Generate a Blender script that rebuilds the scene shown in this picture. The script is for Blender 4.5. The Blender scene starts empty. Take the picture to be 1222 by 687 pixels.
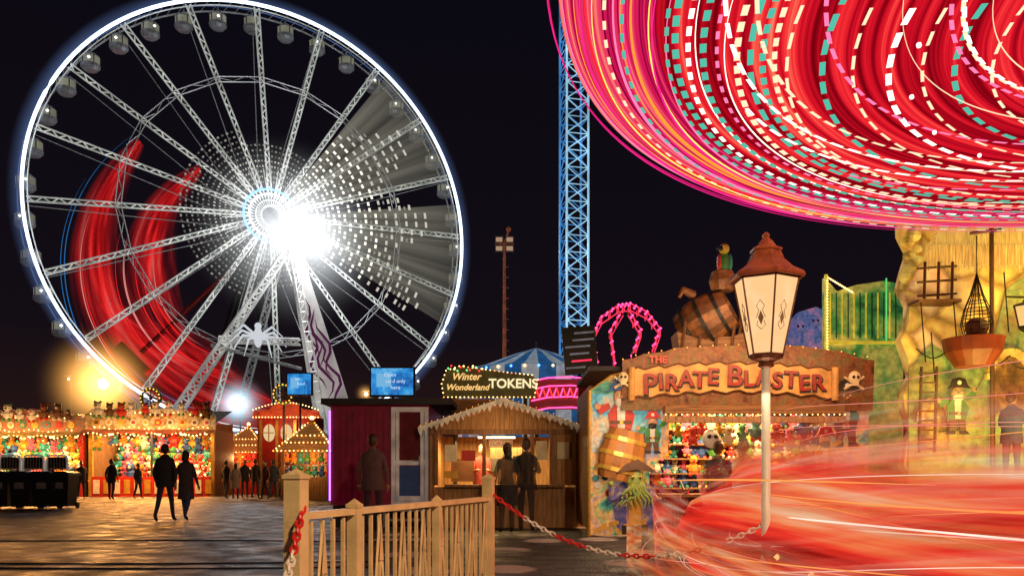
import bpy, math, random
from mathutils import Vector, Matrix, Euler
random.seed(7)
R=random.random
U=random.uniform
sc=bpy.context.scene
sc.view_settings.view_transform='Standard'; sc.view_settings.look='None'; sc.view_settings.exposure=0
EYE=1.1
def GX(a,d): return (a-611)*d/1000.0
def GZ(b,d): return EYE+(566-b)*d/1000.0
# ---------------- materials ----------------
MC={}
def newmat(n):
    m=bpy.data.materials.new(n); m.use_nodes=True
    m.node_tree.nodes.clear()
    return m,m.node_tree.nodes,m.node_tree.links
def emis(n,col,s=1.0,sample=False,base=None):
    if n in MC: return MC[n]
    m,N,L=newmat(n)
    o=N.new('ShaderNodeOutputMaterial'); e=N.new('ShaderNodeEmission')
    e.inputs[0].default_value=(*col,1); e.inputs[1].default_value=s
    L.new(e.outputs[0],o.inputs[0])
    if not sample: m.cycles.emission_sampling='NONE'
    MC[n]=m; return m
def pbr(n,col,rough=.6,metal=0,var=.3,scale=4,bump=.15,em=None,es=0,col2=None,ghost=0):
    if n in MC: return MC[n]
    m,N,L=newmat(n)
    o=N.new('ShaderNodeOutputMaterial'); p=N.new('ShaderNodeBsdfPrincipled')
    tc=N.new('ShaderNodeTexCoord'); nz=N.new('ShaderNodeTexNoise'); nz.inputs['Scale'].default_value=scale; nz.inputs['Detail'].default_value=6
    L.new(tc.outputs['Object'],nz.inputs['Vector'])
    r=N.new('ShaderNodeValToRGB'); r.color_ramp.elements[0].position=.3; r.color_ramp.elements[1].position=.7
    c2=col2 or tuple(c*(1-var) for c in col)
    r.color_ramp.elements[0].color=(*c2,1); r.color_ramp.elements[1].color=(*[min(1,c*(1+var*.4)) for c in col],1)
    L.new(nz.outputs['Fac'],r.inputs[0]); L.new(r.outputs[0],p.inputs['Base Color'])
    p.inputs['Roughness'].default_value=rough; p.inputs['Metallic'].default_value=metal
    b=N.new('ShaderNodeBump'); b.inputs['Strength'].default_value=bump; b.inputs['Distance'].default_value=.02
    n2=N.new('ShaderNodeTexNoise'); n2.inputs['Scale'].default_value=scale*8; L.new(tc.outputs['Object'],n2.inputs['Vector'])
    L.new(n2.outputs['Fac'],b.inputs['Height']); L.new(b.outputs[0],p.inputs['Normal'])
    if em:
        mu=N.new('ShaderNodeMath'); mu.operation='MULTIPLY'; mu.inputs[1].default_value=es*2
        L.new(nz.outputs['Fac'],mu.inputs[0]); L.new(mu.outputs[0],p.inputs['Emission Strength'])
        p.inputs['Emission Color'].default_value=(*em,1)
        m.cycles.emission_sampling='NONE'
    if ghost:
        t=N.new('ShaderNodeBsdfTransparent'); mx=N.new('ShaderNodeMixShader'); mx.inputs[0].default_value=1-ghost
        L.new(t.outputs[0],mx.inputs[1]); L.new(p.outputs[0],mx.inputs[2]); L.new(mx.outputs[0],o.inputs[0])
    else: L.new(p.outputs[0],o.inputs[0])
    MC[n]=m; return m
def painted(n,cols,scale=1.6,em=0,rough=.5,warp=1.2):
    """hand painted scenery: warped multi colour brushwork"""
    if n in MC: return MC[n]
    m,N,L=newmat(n)
    o=N.new('ShaderNodeOutputMaterial'); p=N.new('ShaderNodeBsdfPrincipled')
    tc=N.new('ShaderNodeTexCoord'); nz=N.new('ShaderNodeTexNoise'); nz.inputs['Scale'].default_value=scale; nz.inputs['Detail'].default_value=5; nz.inputs['Distortion'].default_value=warp
    L.new(tc.outputs['Object'],nz.inputs['Vector'])
    r=N.new('ShaderNodeValToRGB'); r.color_ramp.elements.remove(r.color_ramp.elements[1])
    for i,c in enumerate(cols):
        e=r.color_ramp.elements[0] if i==0 else r.color_ramp.elements.new(.5)
        e.position=.3+.4*i/(len(cols)-1); e.color=(*c,1)
    L.new(nz.outputs['Fac'],r.inputs[0])
    v=N.new('ShaderNodeTexNoise'); v.inputs['Scale'].default_value=scale*7; v.inputs['Detail'].default_value=6; L.new(tc.outputs['Object'],v.inputs['Vector'])
    m2=N.new('ShaderNodeMixRGB'); m2.blend_type='OVERLAY'; m2.inputs[0].default_value=.9
    L.new(r.outputs[0],m2.inputs[1]); L.new(v.outputs['Fac'],m2.inputs[2]); L.new(m2.outputs[0],p.inputs['Base Color'])
    if em:
        L.new(m2.outputs[0],p.inputs['Emission Color']); p.inputs['Emission Strength'].default_value=em; m.cycles.emission_sampling='NONE'
    p.inputs['Roughness'].default_value=rough; L.new(p.outputs[0],o.inputs[0]); MC[n]=m; return m
def planks(n,c1,c2,sx=8,axis='X',rough=.6,em=0):
    if n in MC: return MC[n]
    m,N,L=newmat(n)
    o=N.new('ShaderNodeOutputMaterial'); p=N.new('ShaderNodeBsdfPrincipled')
    tc=N.new('ShaderNodeTexCoord'); w=N.new('ShaderNodeTexWave'); w.bands_direction=axis; w.wave_profile='SAW'
    w.inputs['Scale'].default_value=sx/6.28*2; w.inputs['Distortion'].default_value=.15
    nz=N.new('ShaderNodeTexNoise'); mp=N.new('ShaderNodeMapping')
    mp.inputs['Scale'].default_value=(12,12,1.5) if axis=='X' else (1.5,12,12)
    L.new(tc.outputs['Object'],mp.inputs[0]); L.new(mp.outputs[0],nz.inputs['Vector']); nz.inputs['Scale'].default_value=2; nz.inputs['Detail'].default_value=6
    L.new(tc.outputs['Object'],w.inputs['Vector'])
    r=N.new('ShaderNodeValToRGB'); r.color_ramp.elements[0].color=(*c1,1); r.color_ramp.elements[1].color=(*c2,1)
    r.color_ramp.elements[0].position=.3; r.color_ramp.elements[1].position=.7
    L.new(nz.outputs['Fac'],r.inputs[0])
    g=N.new('ShaderNodeValToRGB'); g.color_ramp.elements[0].color=(.08,.08,.08,1); g.color_ramp.elements[0].position=.02; g.color_ramp.elements[1].position=.1
    L.new(w.outputs['Fac'],g.inputs[0])
    mx=N.new('ShaderNodeMixRGB'); mx.blend_type='MULTIPLY'; mx.inputs[0].default_value=1
    L.new(r.outputs[0],mx.inputs[1]); L.new(g.outputs[0],mx.inputs[2]); L.new(mx.outputs[0],p.inputs['Base Color'])
    b=N.new('ShaderNodeBump'); b.inputs['Strength'].default_value=.5; b.inputs['Distance'].default_value=.02
    L.new(w.outputs['Fac'],b.inputs['Height']); L.new(b.outputs[0],p.inputs['Normal'])
    if em: L.new(mx.outputs[0],p.inputs['Emission Color']); p.inputs['Emission Strength'].default_value=em; m.cycles.emission_sampling='NONE'
    p.inputs['Roughness'].default_value=rough
    L.new(p.outputs[0],o.inputs[0]); MC[n]=m; return m
def stones(n,cols,scale=2,em=0,rough=.7):
    if n in MC: return MC[n]
    m,N,L=newmat(n)
    o=N.new('ShaderNodeOutputMaterial'); p=N.new('ShaderNodeBsdfPrincipled')
    tc=N.new('ShaderNodeTexCoord'); v=N.new('ShaderNodeTexVoronoi'); v.inputs['Scale'].default_value=scale
    nz=N.new('ShaderNodeTexNoise'); nz.inputs['Scale'].default_value=3; nz.inputs['Detail'].default_value=8
    wp=N.new('ShaderNodeMixRGB'); wp.inputs[0].default_value=.14; L.new(tc.outputs['Object'],wp.inputs[1]); L.new(nz.outputs['Color'],wp.inputs[2])
    v2=N.new('ShaderNodeTexVoronoi'); v2.feature='DISTANCE_TO_EDGE'; v2.inputs['Scale'].default_value=scale
    for t in (v,v2): L.new(wp.outputs[0],t.inputs['Vector'])
    L.new(tc.outputs['Object'],nz.inputs['Vector'])
    sx=N.new('ShaderNodeSeparateColor'); L.new(v.outputs['Color'],sx.inputs[0])
    r=N.new('ShaderNodeValToRGB'); r.color_ramp.elements.remove(r.color_ramp.elements[1])
    for i,c in enumerate(cols):
        e=r.color_ramp.elements[0] if i==0 else r.color_ramp.elements.new(i/(len(cols)-1))
        e.color=(*c,1)
    L.new(sx.outputs[0],r.inputs[0])
    g=N.new('ShaderNodeValToRGB'); g.color_ramp.elements[0].color=(.45,.36,.28,1); g.color_ramp.elements[0].position=.0; g.color_ramp.elements[1].position=.14
    L.new(v2.outputs['Distance'],g.inputs[0])
    mx=N.new('ShaderNodeMixRGB'); mx.blend_type='MULTIPLY'; mx.inputs[0].default_value=1
    L.new(r.outputs[0],mx.inputs[1]); L.new(g.outputs[0],mx.inputs[2])
    m2=N.new('ShaderNodeMixRGB'); m2.blend_type='OVERLAY'; m2.inputs[0].default_value=.9
    L.new(mx.outputs[0],m2.inputs[1]); L.new(nz.outputs['Fac'],m2.inputs[2])
    L.new(m2.outputs[0],p.inputs['Base Color'])
    b=N.new('ShaderNodeBump'); b.inputs['Strength'].default_value=.8; b.inputs['Distance'].default_value=.05
    L.new(g.outputs[0],b.inputs['Height']); L.new(b.outputs[0],p.inputs['Normal'])
    if em: 
        L.new(m2.outputs[0],p.inputs['Emission Color']); p.inputs['Emission Strength'].default_value=em; m.cycles.emission_sampling='NONE'
    p.inputs['Roughness'].default_value=rough
    L.new(p.outputs[0],o.inputs[0]); MC[n]=m; return m
def streak(n,stops,su=3,sv=60,strength=1,alpha=None,alo=.4,ahi=.6,fade=5):
    """emissive long-exposure trail material; UV u=along, v=across"""
    if n in MC: return MC[n]
    m,N,L=newmat(n)
    o=N.new('ShaderNodeOutputMaterial'); e=N.new('ShaderNodeEmission'); e.inputs[1].default_value=strength
    uv=N.new('ShaderNodeUVMap'); mp=N.new('ShaderNodeMapping'); mp.inputs['Scale'].default_value=(su,sv,1)
    nz=N.new('ShaderNodeTexNoise'); nz.inputs['Scale'].default_value=1; nz.inputs['Detail'].default_value=4
    L.new(uv.outputs[0],mp.inputs[0]); L.new(mp.outputs[0],nz.inputs['Vector'])
    r=N.new('ShaderNodeValToRGB'); r.color_ramp.elements.remove(r.color_ramp.elements[1])
    for i,(pos,c) in enumerate(stops):
        el=r.color_ramp.elements[0] if i==0 else r.color_ramp.elements.new(pos)
        el.position=pos; el.color=(*c,1)
    L.new(nz.outputs['Fac'],r.inputs[0]); L.new(r.outputs[0],e.inputs[0])
    if alpha:
        t=N.new('ShaderNodeBsdfTransparent'); mx=N.new('ShaderNodeMixShader')
        mp2=N.new('ShaderNodeMapping'); mp2.inputs['Scale'].default_value=(su*.7,sv*.6,1); mp2.inputs['Location'].default_value=(5,3,0)
        n2=N.new('ShaderNodeTexNoise'); n2.inputs['Scale'].default_value=1; n2.inputs['Detail'].default_value=3
        L.new(uv.outputs[0],mp2.inputs[0]); L.new(mp2.outputs[0],n2.inputs['Vector'])
        mr=N.new('ShaderNodeMapRange'); mr.inputs[1].default_value=alo; mr.inputs[2].default_value=ahi; mr.inputs[3].default_value=0; mr.inputs[4].default_value=alpha
        L.new(n2.outputs['Fac'],mr.inputs[0])
        sp=N.new('ShaderNodeSeparateXYZ'); L.new(uv.outputs[0],sp.inputs[0])
        w=N.new('ShaderNodeMath'); w.operation='PINGPONG'; w.inputs[1].default_value=.5; L.new(sp.outputs[1],w.inputs[0])
        w2=N.new('ShaderNodeMath'); w2.operation='MULTIPLY'; w2.inputs[1].default_value=fade; w2.use_clamp=True; L.new(w.outputs[0],w2.inputs[0])
        ml=N.new('ShaderNodeMath'); ml.operation='MULTIPLY'; L.new(mr.outputs[0],ml.inputs[0]); L.new(w2.outputs[0],ml.inputs[1])
        L.new(ml.outputs[0],mx.inputs[0]); L.new(t.outputs[0],mx.inputs[1]); L.new(e.outputs[0],mx.inputs[2]); L.new(mx.outputs[0],o.inputs[0])
        m.cycles.emission_sampling='NONE'
    else:
        L.new(e.outputs[0],o.inputs[0])
    MC[n]=m; return m
# ---------------- mesh builder ----------------
def root(name,loc=(0,0,0),rz=0):
    e=bpy.data.objects.new(name,None); e.location=loc; e.rotation_euler=(0,0,rz); e.empty_display_size=.3
    sc.collection.objects.link(e); return e
class MB:
    def __init__(s): s.v=[];s.f=[];s.m=[];s.mats=[];s.M=None;s.uv={}
    def mi(s,mat):
        if mat not in s.mats: s.mats.append(mat)
        return s.mats.index(mat)
    def add(s,vs,fs,mat,uvs=None):
        b=len(s.v); k=s.mi(mat)
        for p in vs:
            p=Vector(p)
            if s.M is not None: p=s.M@p
            s.v.append(p)
        if uvs:
            for i,q in enumerate(uvs): s.uv[b+i]=q
        for f in fs: s.f.append([b+i for i in f]); s.m.append(k)
    def box(s,cx,cy,cz,sx,sy,sz,mat,rx=0,ry=0,rz=0):
        E=Euler((rx,ry,rz)).to_matrix(); c=Vector((cx,cy,cz)); vs=[]
        for i in (-1,1):
            for j in (-1,1):
                for k in (-1,1): vs.append(c+E@Vector((i*sx/2,j*sy/2,k*sz/2)))
        s.add(vs,[(0,1,3,2),(4,6,7,5),(0,4,5,1),(2,3,7,6),(0,2,6,4),(1,5,7,3)],mat)
    def path(s,pts,r,mat,n=6,closed=False):
        pts=[Vector(p) for p in pts]; rs=r if isinstance(r,(list,tuple)) else [r]*len(pts); vs=[];N=len(pts)
        for i,p in enumerate(pts):
            if closed: t=pts[(i+1)%N]-pts[i-1]
            else: t=pts[min(i+1,N-1)]-pts[max(i-1,0)]
            if t.length<1e-6: t=Vector((0,0,1))
            t.normalize(); a=Vector((0,0,1)) if abs(t.z)<.9 else Vector((1,0,0))
            u=t.cross(a).normalized(); w=t.cross(u)
            for k in range(n):
                an=2*math.pi*k/n; vs.append(p+(u*math.cos(an)+w*math.sin(an))*rs[i])
        fs=[]
        for i in range(N if closed else N-1):
            j=(i+1)%N
            for k in range(n): fs.append((i*n+k,i*n+(k+1)%n,j*n+(k+1)%n,j*n+k))
        if not closed: fs.append(tuple(range(n))[::-1]); fs.append(tuple(range((N-1)*n,N*n)))
        s.add(vs,fs,mat)
    def tube(s,a,b,r,mat,n=6,r1=None): s.path([a,b],[r,r if r1 is None else r1],mat,n)
    def bulb(s,c,r,mat):
        x,y,z=c
        s.add([(x+r,y,z),(x-r,y,z),(x,y+r,z),(x,y-r,z),(x,y,z+r),(x,y,z-r)],[(0,2,4),(2,1,4),(1,3,4),(3,0,4),(2,0,5),(1,2,5),(3,1,5),(0,3,5)],mat)
    def ball(s,c,r,mat,sx=1,sy=1,sz=1,n=10,k=7):
        vs=[];fs=[]
        for i in range(k+1):
            ph=math.pi*i/k
            for j in range(n):
                th=2*math.pi*j/n
                vs.append((c[0]+r*sx*math.sin(ph)*math.cos(th),c[1]+r*sy*math.sin(ph)*math.sin(th),c[2]+r*sz*math.cos(ph)))
        for i in range(k):
            for j in range(n): fs.append((i*n+j,(i+1)*n+j,(i+1)*n+(j+1)%n,i*n+(j+1)%n))
        s.add(vs,fs,mat)
    def lathe(s,c,prof,mats,n=16,sx=1,sy=1,off=0):
        if not isinstance(mats,(list,tuple)): mats=[mats]
        for j in range(n):
            a=2*math.pi*j/n+off; b=2*math.pi*(j+1)/n+off; vs=[];fs=[]
            for r,z in prof:
                vs.append((c[0]+r*sx*math.cos(a),c[1]+r*sy*math.sin(a),c[2]+z)); vs.append((c[0]+r*sx*math.cos(b),c[1]+r*sy*math.sin(b),c[2]+z))
            for i in range(len(prof)-1): fs.append((2*i,2*i+1,2*i+3,2*i+2))
            s.add(vs,fs,mats[j%len(mats)])
    def poly(s,pts,y,t,mat):
        n=len(pts); vs=[(p[0],y,p[1]) for p in pts]+[(p[0],y+t,p[1]) for p in pts]
        fs=[tuple(range(n)),tuple(range(2*n-1,n-1,-1))]+[(i,n+i,n+(i+1)%n,(i+1)%n) for i in range(n)]
        s.add(vs,fs,mat)
    def disc(s,x,z,r,y,t,mat,n=18,sx=1,sz=1):
        s.poly([(x+r*sx*math.cos(2*math.pi*i/n),z+r*sz*math.sin(2*math.pi*i/n)) for i in range(n)],y,t,mat)
    def strip(s,A,B,mat,ua=None):
        n=len(A); vs=[];uv=[]
        for i in range(n):
            u=i/(n-1) if ua is None else ua[i]
            vs+= [A[i],B[i]]; uv+=[(u,0),(u,1)]
        s.add(vs,[(2*i,2*i+1,2*i+3,2*i+2) for i in range(n-1)],mat,uv)
    def build(s,name,parent=None,smooth=False):
        me=bpy.data.meshes.new(name); me.from_pydata(s.v,[],s.f)
        for m in s.mats: me.materials.append(m)
        me.polygons.foreach_set('material_index',s.m)
        if smooth: me.polygons.foreach_set('use_smooth',[True]*len(s.f))
        if s.uv:
            l=me.uv_layers.new(name='UVMap')
            for lp in me.loops: l.data[lp.index].uv=s.uv.get(lp.vertex_index,(0,0))
        me.update()
        o=bpy.data.objects.new(name,me); sc.collection.objects.link(o)
        if parent: o.parent=parent
        return o
def text(body,size,loc,mat,parent,name,ext=.01,off=0,rz=0,ry=0,shear=0,sx=1):
    c=bpy.data.curves.new(name,'FONT'); c.body=body; c.size=size; c.extrude=ext; c.offset=off; c.align_x='CENTER'; c.align_y='CENTER'; c.shear=shear; c.resolution_u=3
    t=bpy.data.objects.new(name+'_c',c); sc.collection.objects.link(t)
    dg=bpy.context.evaluated_depsgraph_get(); me=bpy.data.meshes.new_from_object(t.evaluated_get(dg)); me.materials.clear(); me.materials.append(mat)
    bpy.data.objects.remove(t)
    o=bpy.data.objects.new(name,me); sc.collection.objects.link(o); o.location=loc; o.rotation_euler=(math.pi/2,ry,rz); o.scale=(sx,1,1); o.parent=parent
    return o
def light(kind,loc,energy,col,parent=None,size=.3,rot=None,name='lamp_light'):
    l=bpy.data.lights.new(name,kind); l.energy=energy; l.color=col
    if kind=='AREA': l.shape='RECTANGLE'; l.size=size if not isinstance(size,tuple) else size[0]; l.size_y=l.size if not isinstance(size,tuple) else size[1]
    else: l.shadow_soft_size=size
    if kind=='SPOT': l.spot_size=math.radians(140); l.spot_blend=.6
    o=bpy.data.objects.new(name,l); sc.collection.objects.link(o); o.location=loc
    if rot: o.rotation_euler=rot
    if parent: o.parent=parent
    return o
def glow_halo(parent,loc,rad,col,strength,name='glare_halo'):
    """painted glare halo around a lamp: emissive volume with radial falloff"""
    m,N,L=newmat(name); o=N.new('ShaderNodeOutputMaterial'); e=N.new('ShaderNodeEmission'); e.inputs[0].default_value=(*col,1)
    tc=N.new('ShaderNodeTexCoord'); ln=N.new('ShaderNodeVectorMath'); ln.operation='LENGTH'; L.new(tc.outputs['Object'],ln.inputs[0])
    s1=N.new('ShaderNodeMath'); s1.operation='SUBTRACT'; s1.use_clamp=True; s1.inputs[0].default_value=1; L.new(ln.outputs['Value'],s1.inputs[1])
    pw=N.new('ShaderNodeMath'); pw.operation='POWER'; pw.inputs[1].default_value=4; L.new(s1.outputs[0],pw.inputs[0])
    mu=N.new('ShaderNodeMath'); mu.operation='MULTIPLY'; mu.inputs[1].default_value=strength/rad; L.new(pw.outputs[0],mu.inputs[0])
    L.new(mu.outputs[0],e.inputs[1]); L.new(e.outputs[0],o.inputs['Volume']); m.cycles.emission_sampling='NONE'
    mb=MB(); mb.ball((0,0,0),1,m,n=20,k=12); ob=mb.build(name,parent); ob.location=loc; ob.scale=(rad,rad,rad); return ob
# ---------------- common mats ----------------
WARM=emis('bulb_warm',(1,.62,.2),5); WARMD=emis('bulb_amber',(1,.35,.05),3); WHT=emis('led_white',(.85,.93,1),4)
REDL=emis('bulb_red',(1,.03,.02),3); PINKL=emis('bulb_pink',(1,.05,.22),4); BLUEL=emis('bulb_blue',(.1,.35,1),4); GRNL=emis('bulb_green',(.1,.9,.25),2.5); PURP=emis('strip_purple',(.5,.15,1),3)
STEEL=pbr('steel_grey',(.35,.36,.38),.4,.6); DARK=pbr('dark_metal',(.03,.03,.035),.5,.3); WHITEP=pbr('white_paint',(.75,.73,.68),.45)
BLACKP=pbr('black_plastic',(.02,.022,.028),.4); WOOD=planks('wood_planks',(.16,.07,.025),(.34,.17,.07),8,'X'); WOODH=planks('wood_boards_h',(.16,.07,.025),(.36,.18,.07),8,'Z')
MAROON=pbr('maroon_paint',(.2,.008,.035),.45,em=(.5,.01,.06),es=.035); REDP=pbr('red_paint',(.55,.03,.02),.4); GOLD=pbr('gold_paint',(.75,.45,.08),.35,.4); GREENP=pbr('green_paint',(.05,.25,.06),.5)
BLUEP=pbr('blue_paint',(.03,.1,.4),.45); TEALP=pbr('teal_paint',(.03,.28,.3),.5); SKINP=pbr('painted_skin',(.65,.33,.18),.6); BROWNP=pbr('brown_paint',(.14,.06,.025),.6); CREAM=pbr('cream_paint',(.75,.62,.38),.55,var=.2)
ROPE=pbr('rope',(.32,.22,.12),.9); ROOFD=pbr('roof_dark',(.03,.028,.035),.7)
# ---------------- world ----------------
w=bpy.data.worlds.new("World"); sc.world=w; w.use_nodes=True
N=w.node_tree.nodes; L=w.node_tree.links; bg=N['Background']
sky=N.new('ShaderNodeTexSky'); sky.sky_type='NISHITA'; sky.sun_disc=False; sky.sun_elevation=math.radians(-4); sky.sun_rotation=math.radians(200)
tc=N.new('ShaderNodeTexCoord'); sp=N.new('ShaderNodeSeparateXYZ'); L.new(tc.outputs['Generated'],sp.inputs[0])
r=N.new('ShaderNodeValToRGB'); r.color_ramp.elements[0].position=0; r.color_ramp.elements[0].color=(.024,.009,.007,1)
r.color_ramp.elements[1].position=.6; r.color_ramp.elements[1].color=(.0022,.0022,.0055,1)
e=r.color_ramp.elements.new(.16); e.color=(.0065,.0042,.007,1)
L.new(sp.outputs[2],r.inputs[0])
mx=N.new('ShaderNodeMixRGB'); mx.blend_type='ADD'; mx.inputs[0].default_value=.002; L.new(r.outputs[0],mx.inputs[1]); L.new(sky.outputs[0],mx.inputs[2])
L.new(mx.outputs[0],bg.inputs[0]); bg.inputs[1].default_value=1
# ---------------- camera ----------------
cd=bpy.data.cameras.new('camera'); cam=bpy.data.objects.new('camera',cd); sc.collection.objects.link(cam)
cam.location=(0,0,EYE); cam.rotation_euler=(math.pi/2,0,0); cd.lens=29.46; cd.sensor_width=36; cd.shift_y=.182; cd.clip_end=2000; cd.clip_start=.05
sc.camera=cam
# ---------------- ground ----------------
def ground():
    m,N,L=newmat('asphalt_wet')
    o=N.new('ShaderNodeOutputMaterial'); p=N.new('ShaderNodeBsdfPrincipled'); tc=N.new('ShaderNodeTexCoord')
    n1=N.new('ShaderNodeTexNoise'); n1.inputs['Scale'].default_value=2.2; n1.inputs['Detail'].default_value=8
    n2=N.new('ShaderNodeTexNoise'); n2.inputs['Scale'].default_value=30; n2.inputs['Detail'].default_value=5
    n3=N.new('ShaderNodeTexNoise'); n3.inputs['Scale'].default_value=.35; n3.inputs['Detail'].default_value=3
    wv=N.new('ShaderNodeTexNoise'); wv.inputs['Scale'].default_value=2.5; wv.inputs['Detail'].default_value=4
    br=N.new('ShaderNodeTexBrick'); br.inputs['Scale'].default_value=1.5; br.inputs['Mortar Size'].default_value=.02
    br.inputs['Color1'].default_value=(.018,.014,.022,1); br.inputs['Color2'].default_value=(.07,.052,.062,1); br.inputs['Mortar'].default_value=(.005,.005,.006,1)
    mv=N.new('ShaderNodeMixRGB'); mv.inputs[0].default_value=.12
    L.new(tc.outputs['Object'],wv.inputs['Vector']); L.new(tc.outputs['Object'],mv.inputs[1]); L.new(wv.outputs['Color'],mv.inputs[2])
    L.new(mv.outputs[0],br.inputs['Vector'])
    vo=N.new('ShaderNodeTexVoronoi'); vo.voronoi_dimensions='2D'; vo.inputs['Scale'].default_value=.8; vo.inputs['Randomness'].default_value=.7
    mp=N.new('ShaderNodeMapping'); mp.inputs['Scale'].default_value=(1,.75,1); L.new(mv.outputs[0],mp.inputs[0]); L.new(mp.outputs[0],vo.inputs['Vector'])
    for t in (n1,n2,n3): L.new(tc.outputs['Object'],t.inputs['Vector'])
    rr=N.new('ShaderNodeValToRGB'); rr.color_ramp.elements[0].position=.2; rr.color_ramp.elements[0].color=(1,1,1,1); rr.color_ramp.elements[1].position=.25; rr.color_ramp.elements[1].color=(0,0,0,1)
    L.new(vo.outputs['Distance'],rr.inputs[0])
    r2=N.new('ShaderNodeValToRGB'); r2.color_ramp.elements[0].position=.36; r2.color_ramp.elements[1].position=.46; L.new(n3.outputs['Fac'],r2.inputs[0])
    mu=N.new('ShaderNodeMath'); mu.operation='MULTIPLY'; L.new(rr.outputs[0],mu.inputs[0]); L.new(r2.outputs[0],mu.inputs[1])
    m3=N.new('ShaderNodeMixRGB'); m3.blend_type='OVERLAY'; m3.inputs[0].default_value=.9; L.new(br.outputs['Color'],m3.inputs[1]); L.new(n1.outputs['Fac'],m3.inputs[2])
    mx=N.new('ShaderNodeMixRGB'); L.new(mu.outputs[0],mx.inputs[0]); L.new(m3.outputs[0],mx.inputs[1]); mx.inputs[2].default_value=(.42,.36,.36,1)
    L.new(mx.outputs[0],p.inputs['Base Color'])
    rg=N.new('ShaderNodeMapRange'); rg.inputs[1].default_value=.35; rg.inputs[2].default_value=.65; rg.inputs[3].default_value=.38; rg.inputs[4].default_value=.7
    L.new(n1.outputs['Fac'],rg.inputs[0]); L.new(rg.outputs[0],p.inputs['Roughness']); p.inputs['Specular IOR Level'].default_value=.25
    b=N.new('ShaderNodeBump'); b.inputs['Strength'].default_value=.9; b.inputs['Distance'].default_value=.03
    ad=N.new('ShaderNodeMath'); ad.operation='SUBTRACT'; L.new(n2.outputs['Fac'],ad.inputs[0]); L.new(br.outputs['Fac'],ad.inputs[1])
    L.new(ad.outputs[0],b.inputs['Height']); L.new(b.outputs[0],p.inputs['Normal'])
    L.new(p.outputs[0],o.inputs[0])
    mb=MB(); mb.add([(-600,-100,0),(600,-100,0),(600,900,0),(-600,900,0)],[(0,1,2,3)],m); mb.build('ground')
ground()
# ---------------- ferris wheel ----------------
AL=math.radians(28); WX=-29.4; WD=100; WZ=31.1; WR=25.1
wheel=root('ferris_wheel',(WX,WD,WZ),AL)
TR=pbr('white_truss',(.8,.8,.78),.4,.1,var=.6,scale=.5,em=(.88,.95,.85),es=.28)  # emission stands in for LED and flood light on the trusses
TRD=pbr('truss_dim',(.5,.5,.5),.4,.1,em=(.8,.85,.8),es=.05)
RIM=emis('rim_led',(.68,.82,1),3); RIM2=emis('rim_led_dim',(.15,.25,.6),.4)
def circ(r,y,n=120): return [(r*math.cos(2*math.pi*i/n),y,r*math.sin(2*math.pi*i/n)) for i in range(n)]
def glow_veil(n,col,alpha,strength,pwr=2.2,ramp=False):
    m,N,L=newmat(n); o=N.new('ShaderNodeOutputMaterial'); e=N.new('ShaderNodeEmission'); e.inputs[0].default_value=(*col,1); e.inputs[1].default_value=strength
    uv=N.new('ShaderNodeUVMap'); s_=N.new('ShaderNodeSeparateXYZ'); L.new(uv.outputs[0],s_.inputs[0])
    mp=N.new('ShaderNodeMapping'); mp.inputs['Scale'].default_value=(9,.4,1); nz=N.new('ShaderNodeTexNoise'); nz.inputs['Scale'].default_value=1; nz.inputs['Detail'].default_value=3
    L.new(uv.outputs[0],mp.inputs[0]); L.new(mp.outputs[0],nz.inputs['Vector'])
    ra=N.new('ShaderNodeMath'); ra.operation='SUBTRACT'; ra.inputs[0].default_value=1; L.new(s_.outputs[1],ra.inputs[1])
    pw=N.new('ShaderNodeMath'); pw.operation='POWER'; pw.inputs[1].default_value=pwr; L.new(ra.outputs[0],pw.inputs[0])
    mr=N.new('ShaderNodeMapRange'); mr.inputs[1].default_value=.35; mr.inputs[2].default_value=.65; mr.inputs[3].default_value=.25; mr.inputs[4].default_value=.75
    L.new(nz.outputs['Fac'],mr.inputs[0])
    ml=N.new('ShaderNodeMath'); ml.operation='MULTIPLY'; L.new(pw.outputs[0],ml.inputs[0]); L.new(mr.outputs[0] if ramp else nz.outputs['Fac'],ml.inputs[1])
    m2=N.new('ShaderNodeMath'); m2.operation='MULTIPLY'; m2.inputs[1].default_value=alpha*2; m2.use_clamp=True; L.new(ml.outputs[0],m2.inputs[0])
    t=N.new('ShaderNodeBsdfTransparent'); mx=N.new('ShaderNodeMixShader'); L.new(m2.outputs[0],mx.inputs[0]); L.new(t.outputs[0],mx.inputs[1]); L.new(e.outputs[0],mx.inputs[2]); L.new(mx.outputs[0],o.inputs[0])
    m.cycles.emission_sampling='NONE'; return m
mb=MB()
def sector(r0,r1,a0,a1,y,mat,n=40,cx=0,cz=0):
    A=[];B=[]
    for k in range(n+1):
        a=math.radians(a0+(a1-a0)*k/n); A.append((cx+r0*math.cos(a),y,cz+r0*math.sin(a))); B.append((cx+r1*math.cos(a),y,cz+r1*math.sin(a)))
    mb.strip(A,B,mat)
mb.path(circ(WR,-1.3),.19,RIM,6,True); mb.path(circ(WR-.5,-1.1),.06,TR,5,True)
mb.path(circ(WR+.5,1.2),.07,RIM2,5,True); mb.path(circ(WR-.1,1.3),.1,TRD,5,True)
sector(WR,WR+1.5,0,360,-1.2,glow_veil('rim_swept_glow',(.25,.4,.9),.45,.5,1.5),120)
NS=20
for i in range(120):
    a=2*math.pi*i/120; b=2*math.pi*(i+.5)/120
    mb.tube((WR*math.cos(a),-1.3,WR*math.sin(a)),(WR*math.cos(b),1.3,WR*math.sin(b)),.035,TRD,4)
mb.build('rim',wheel)
mb=MB()
OFF=math.radians(3)
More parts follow.
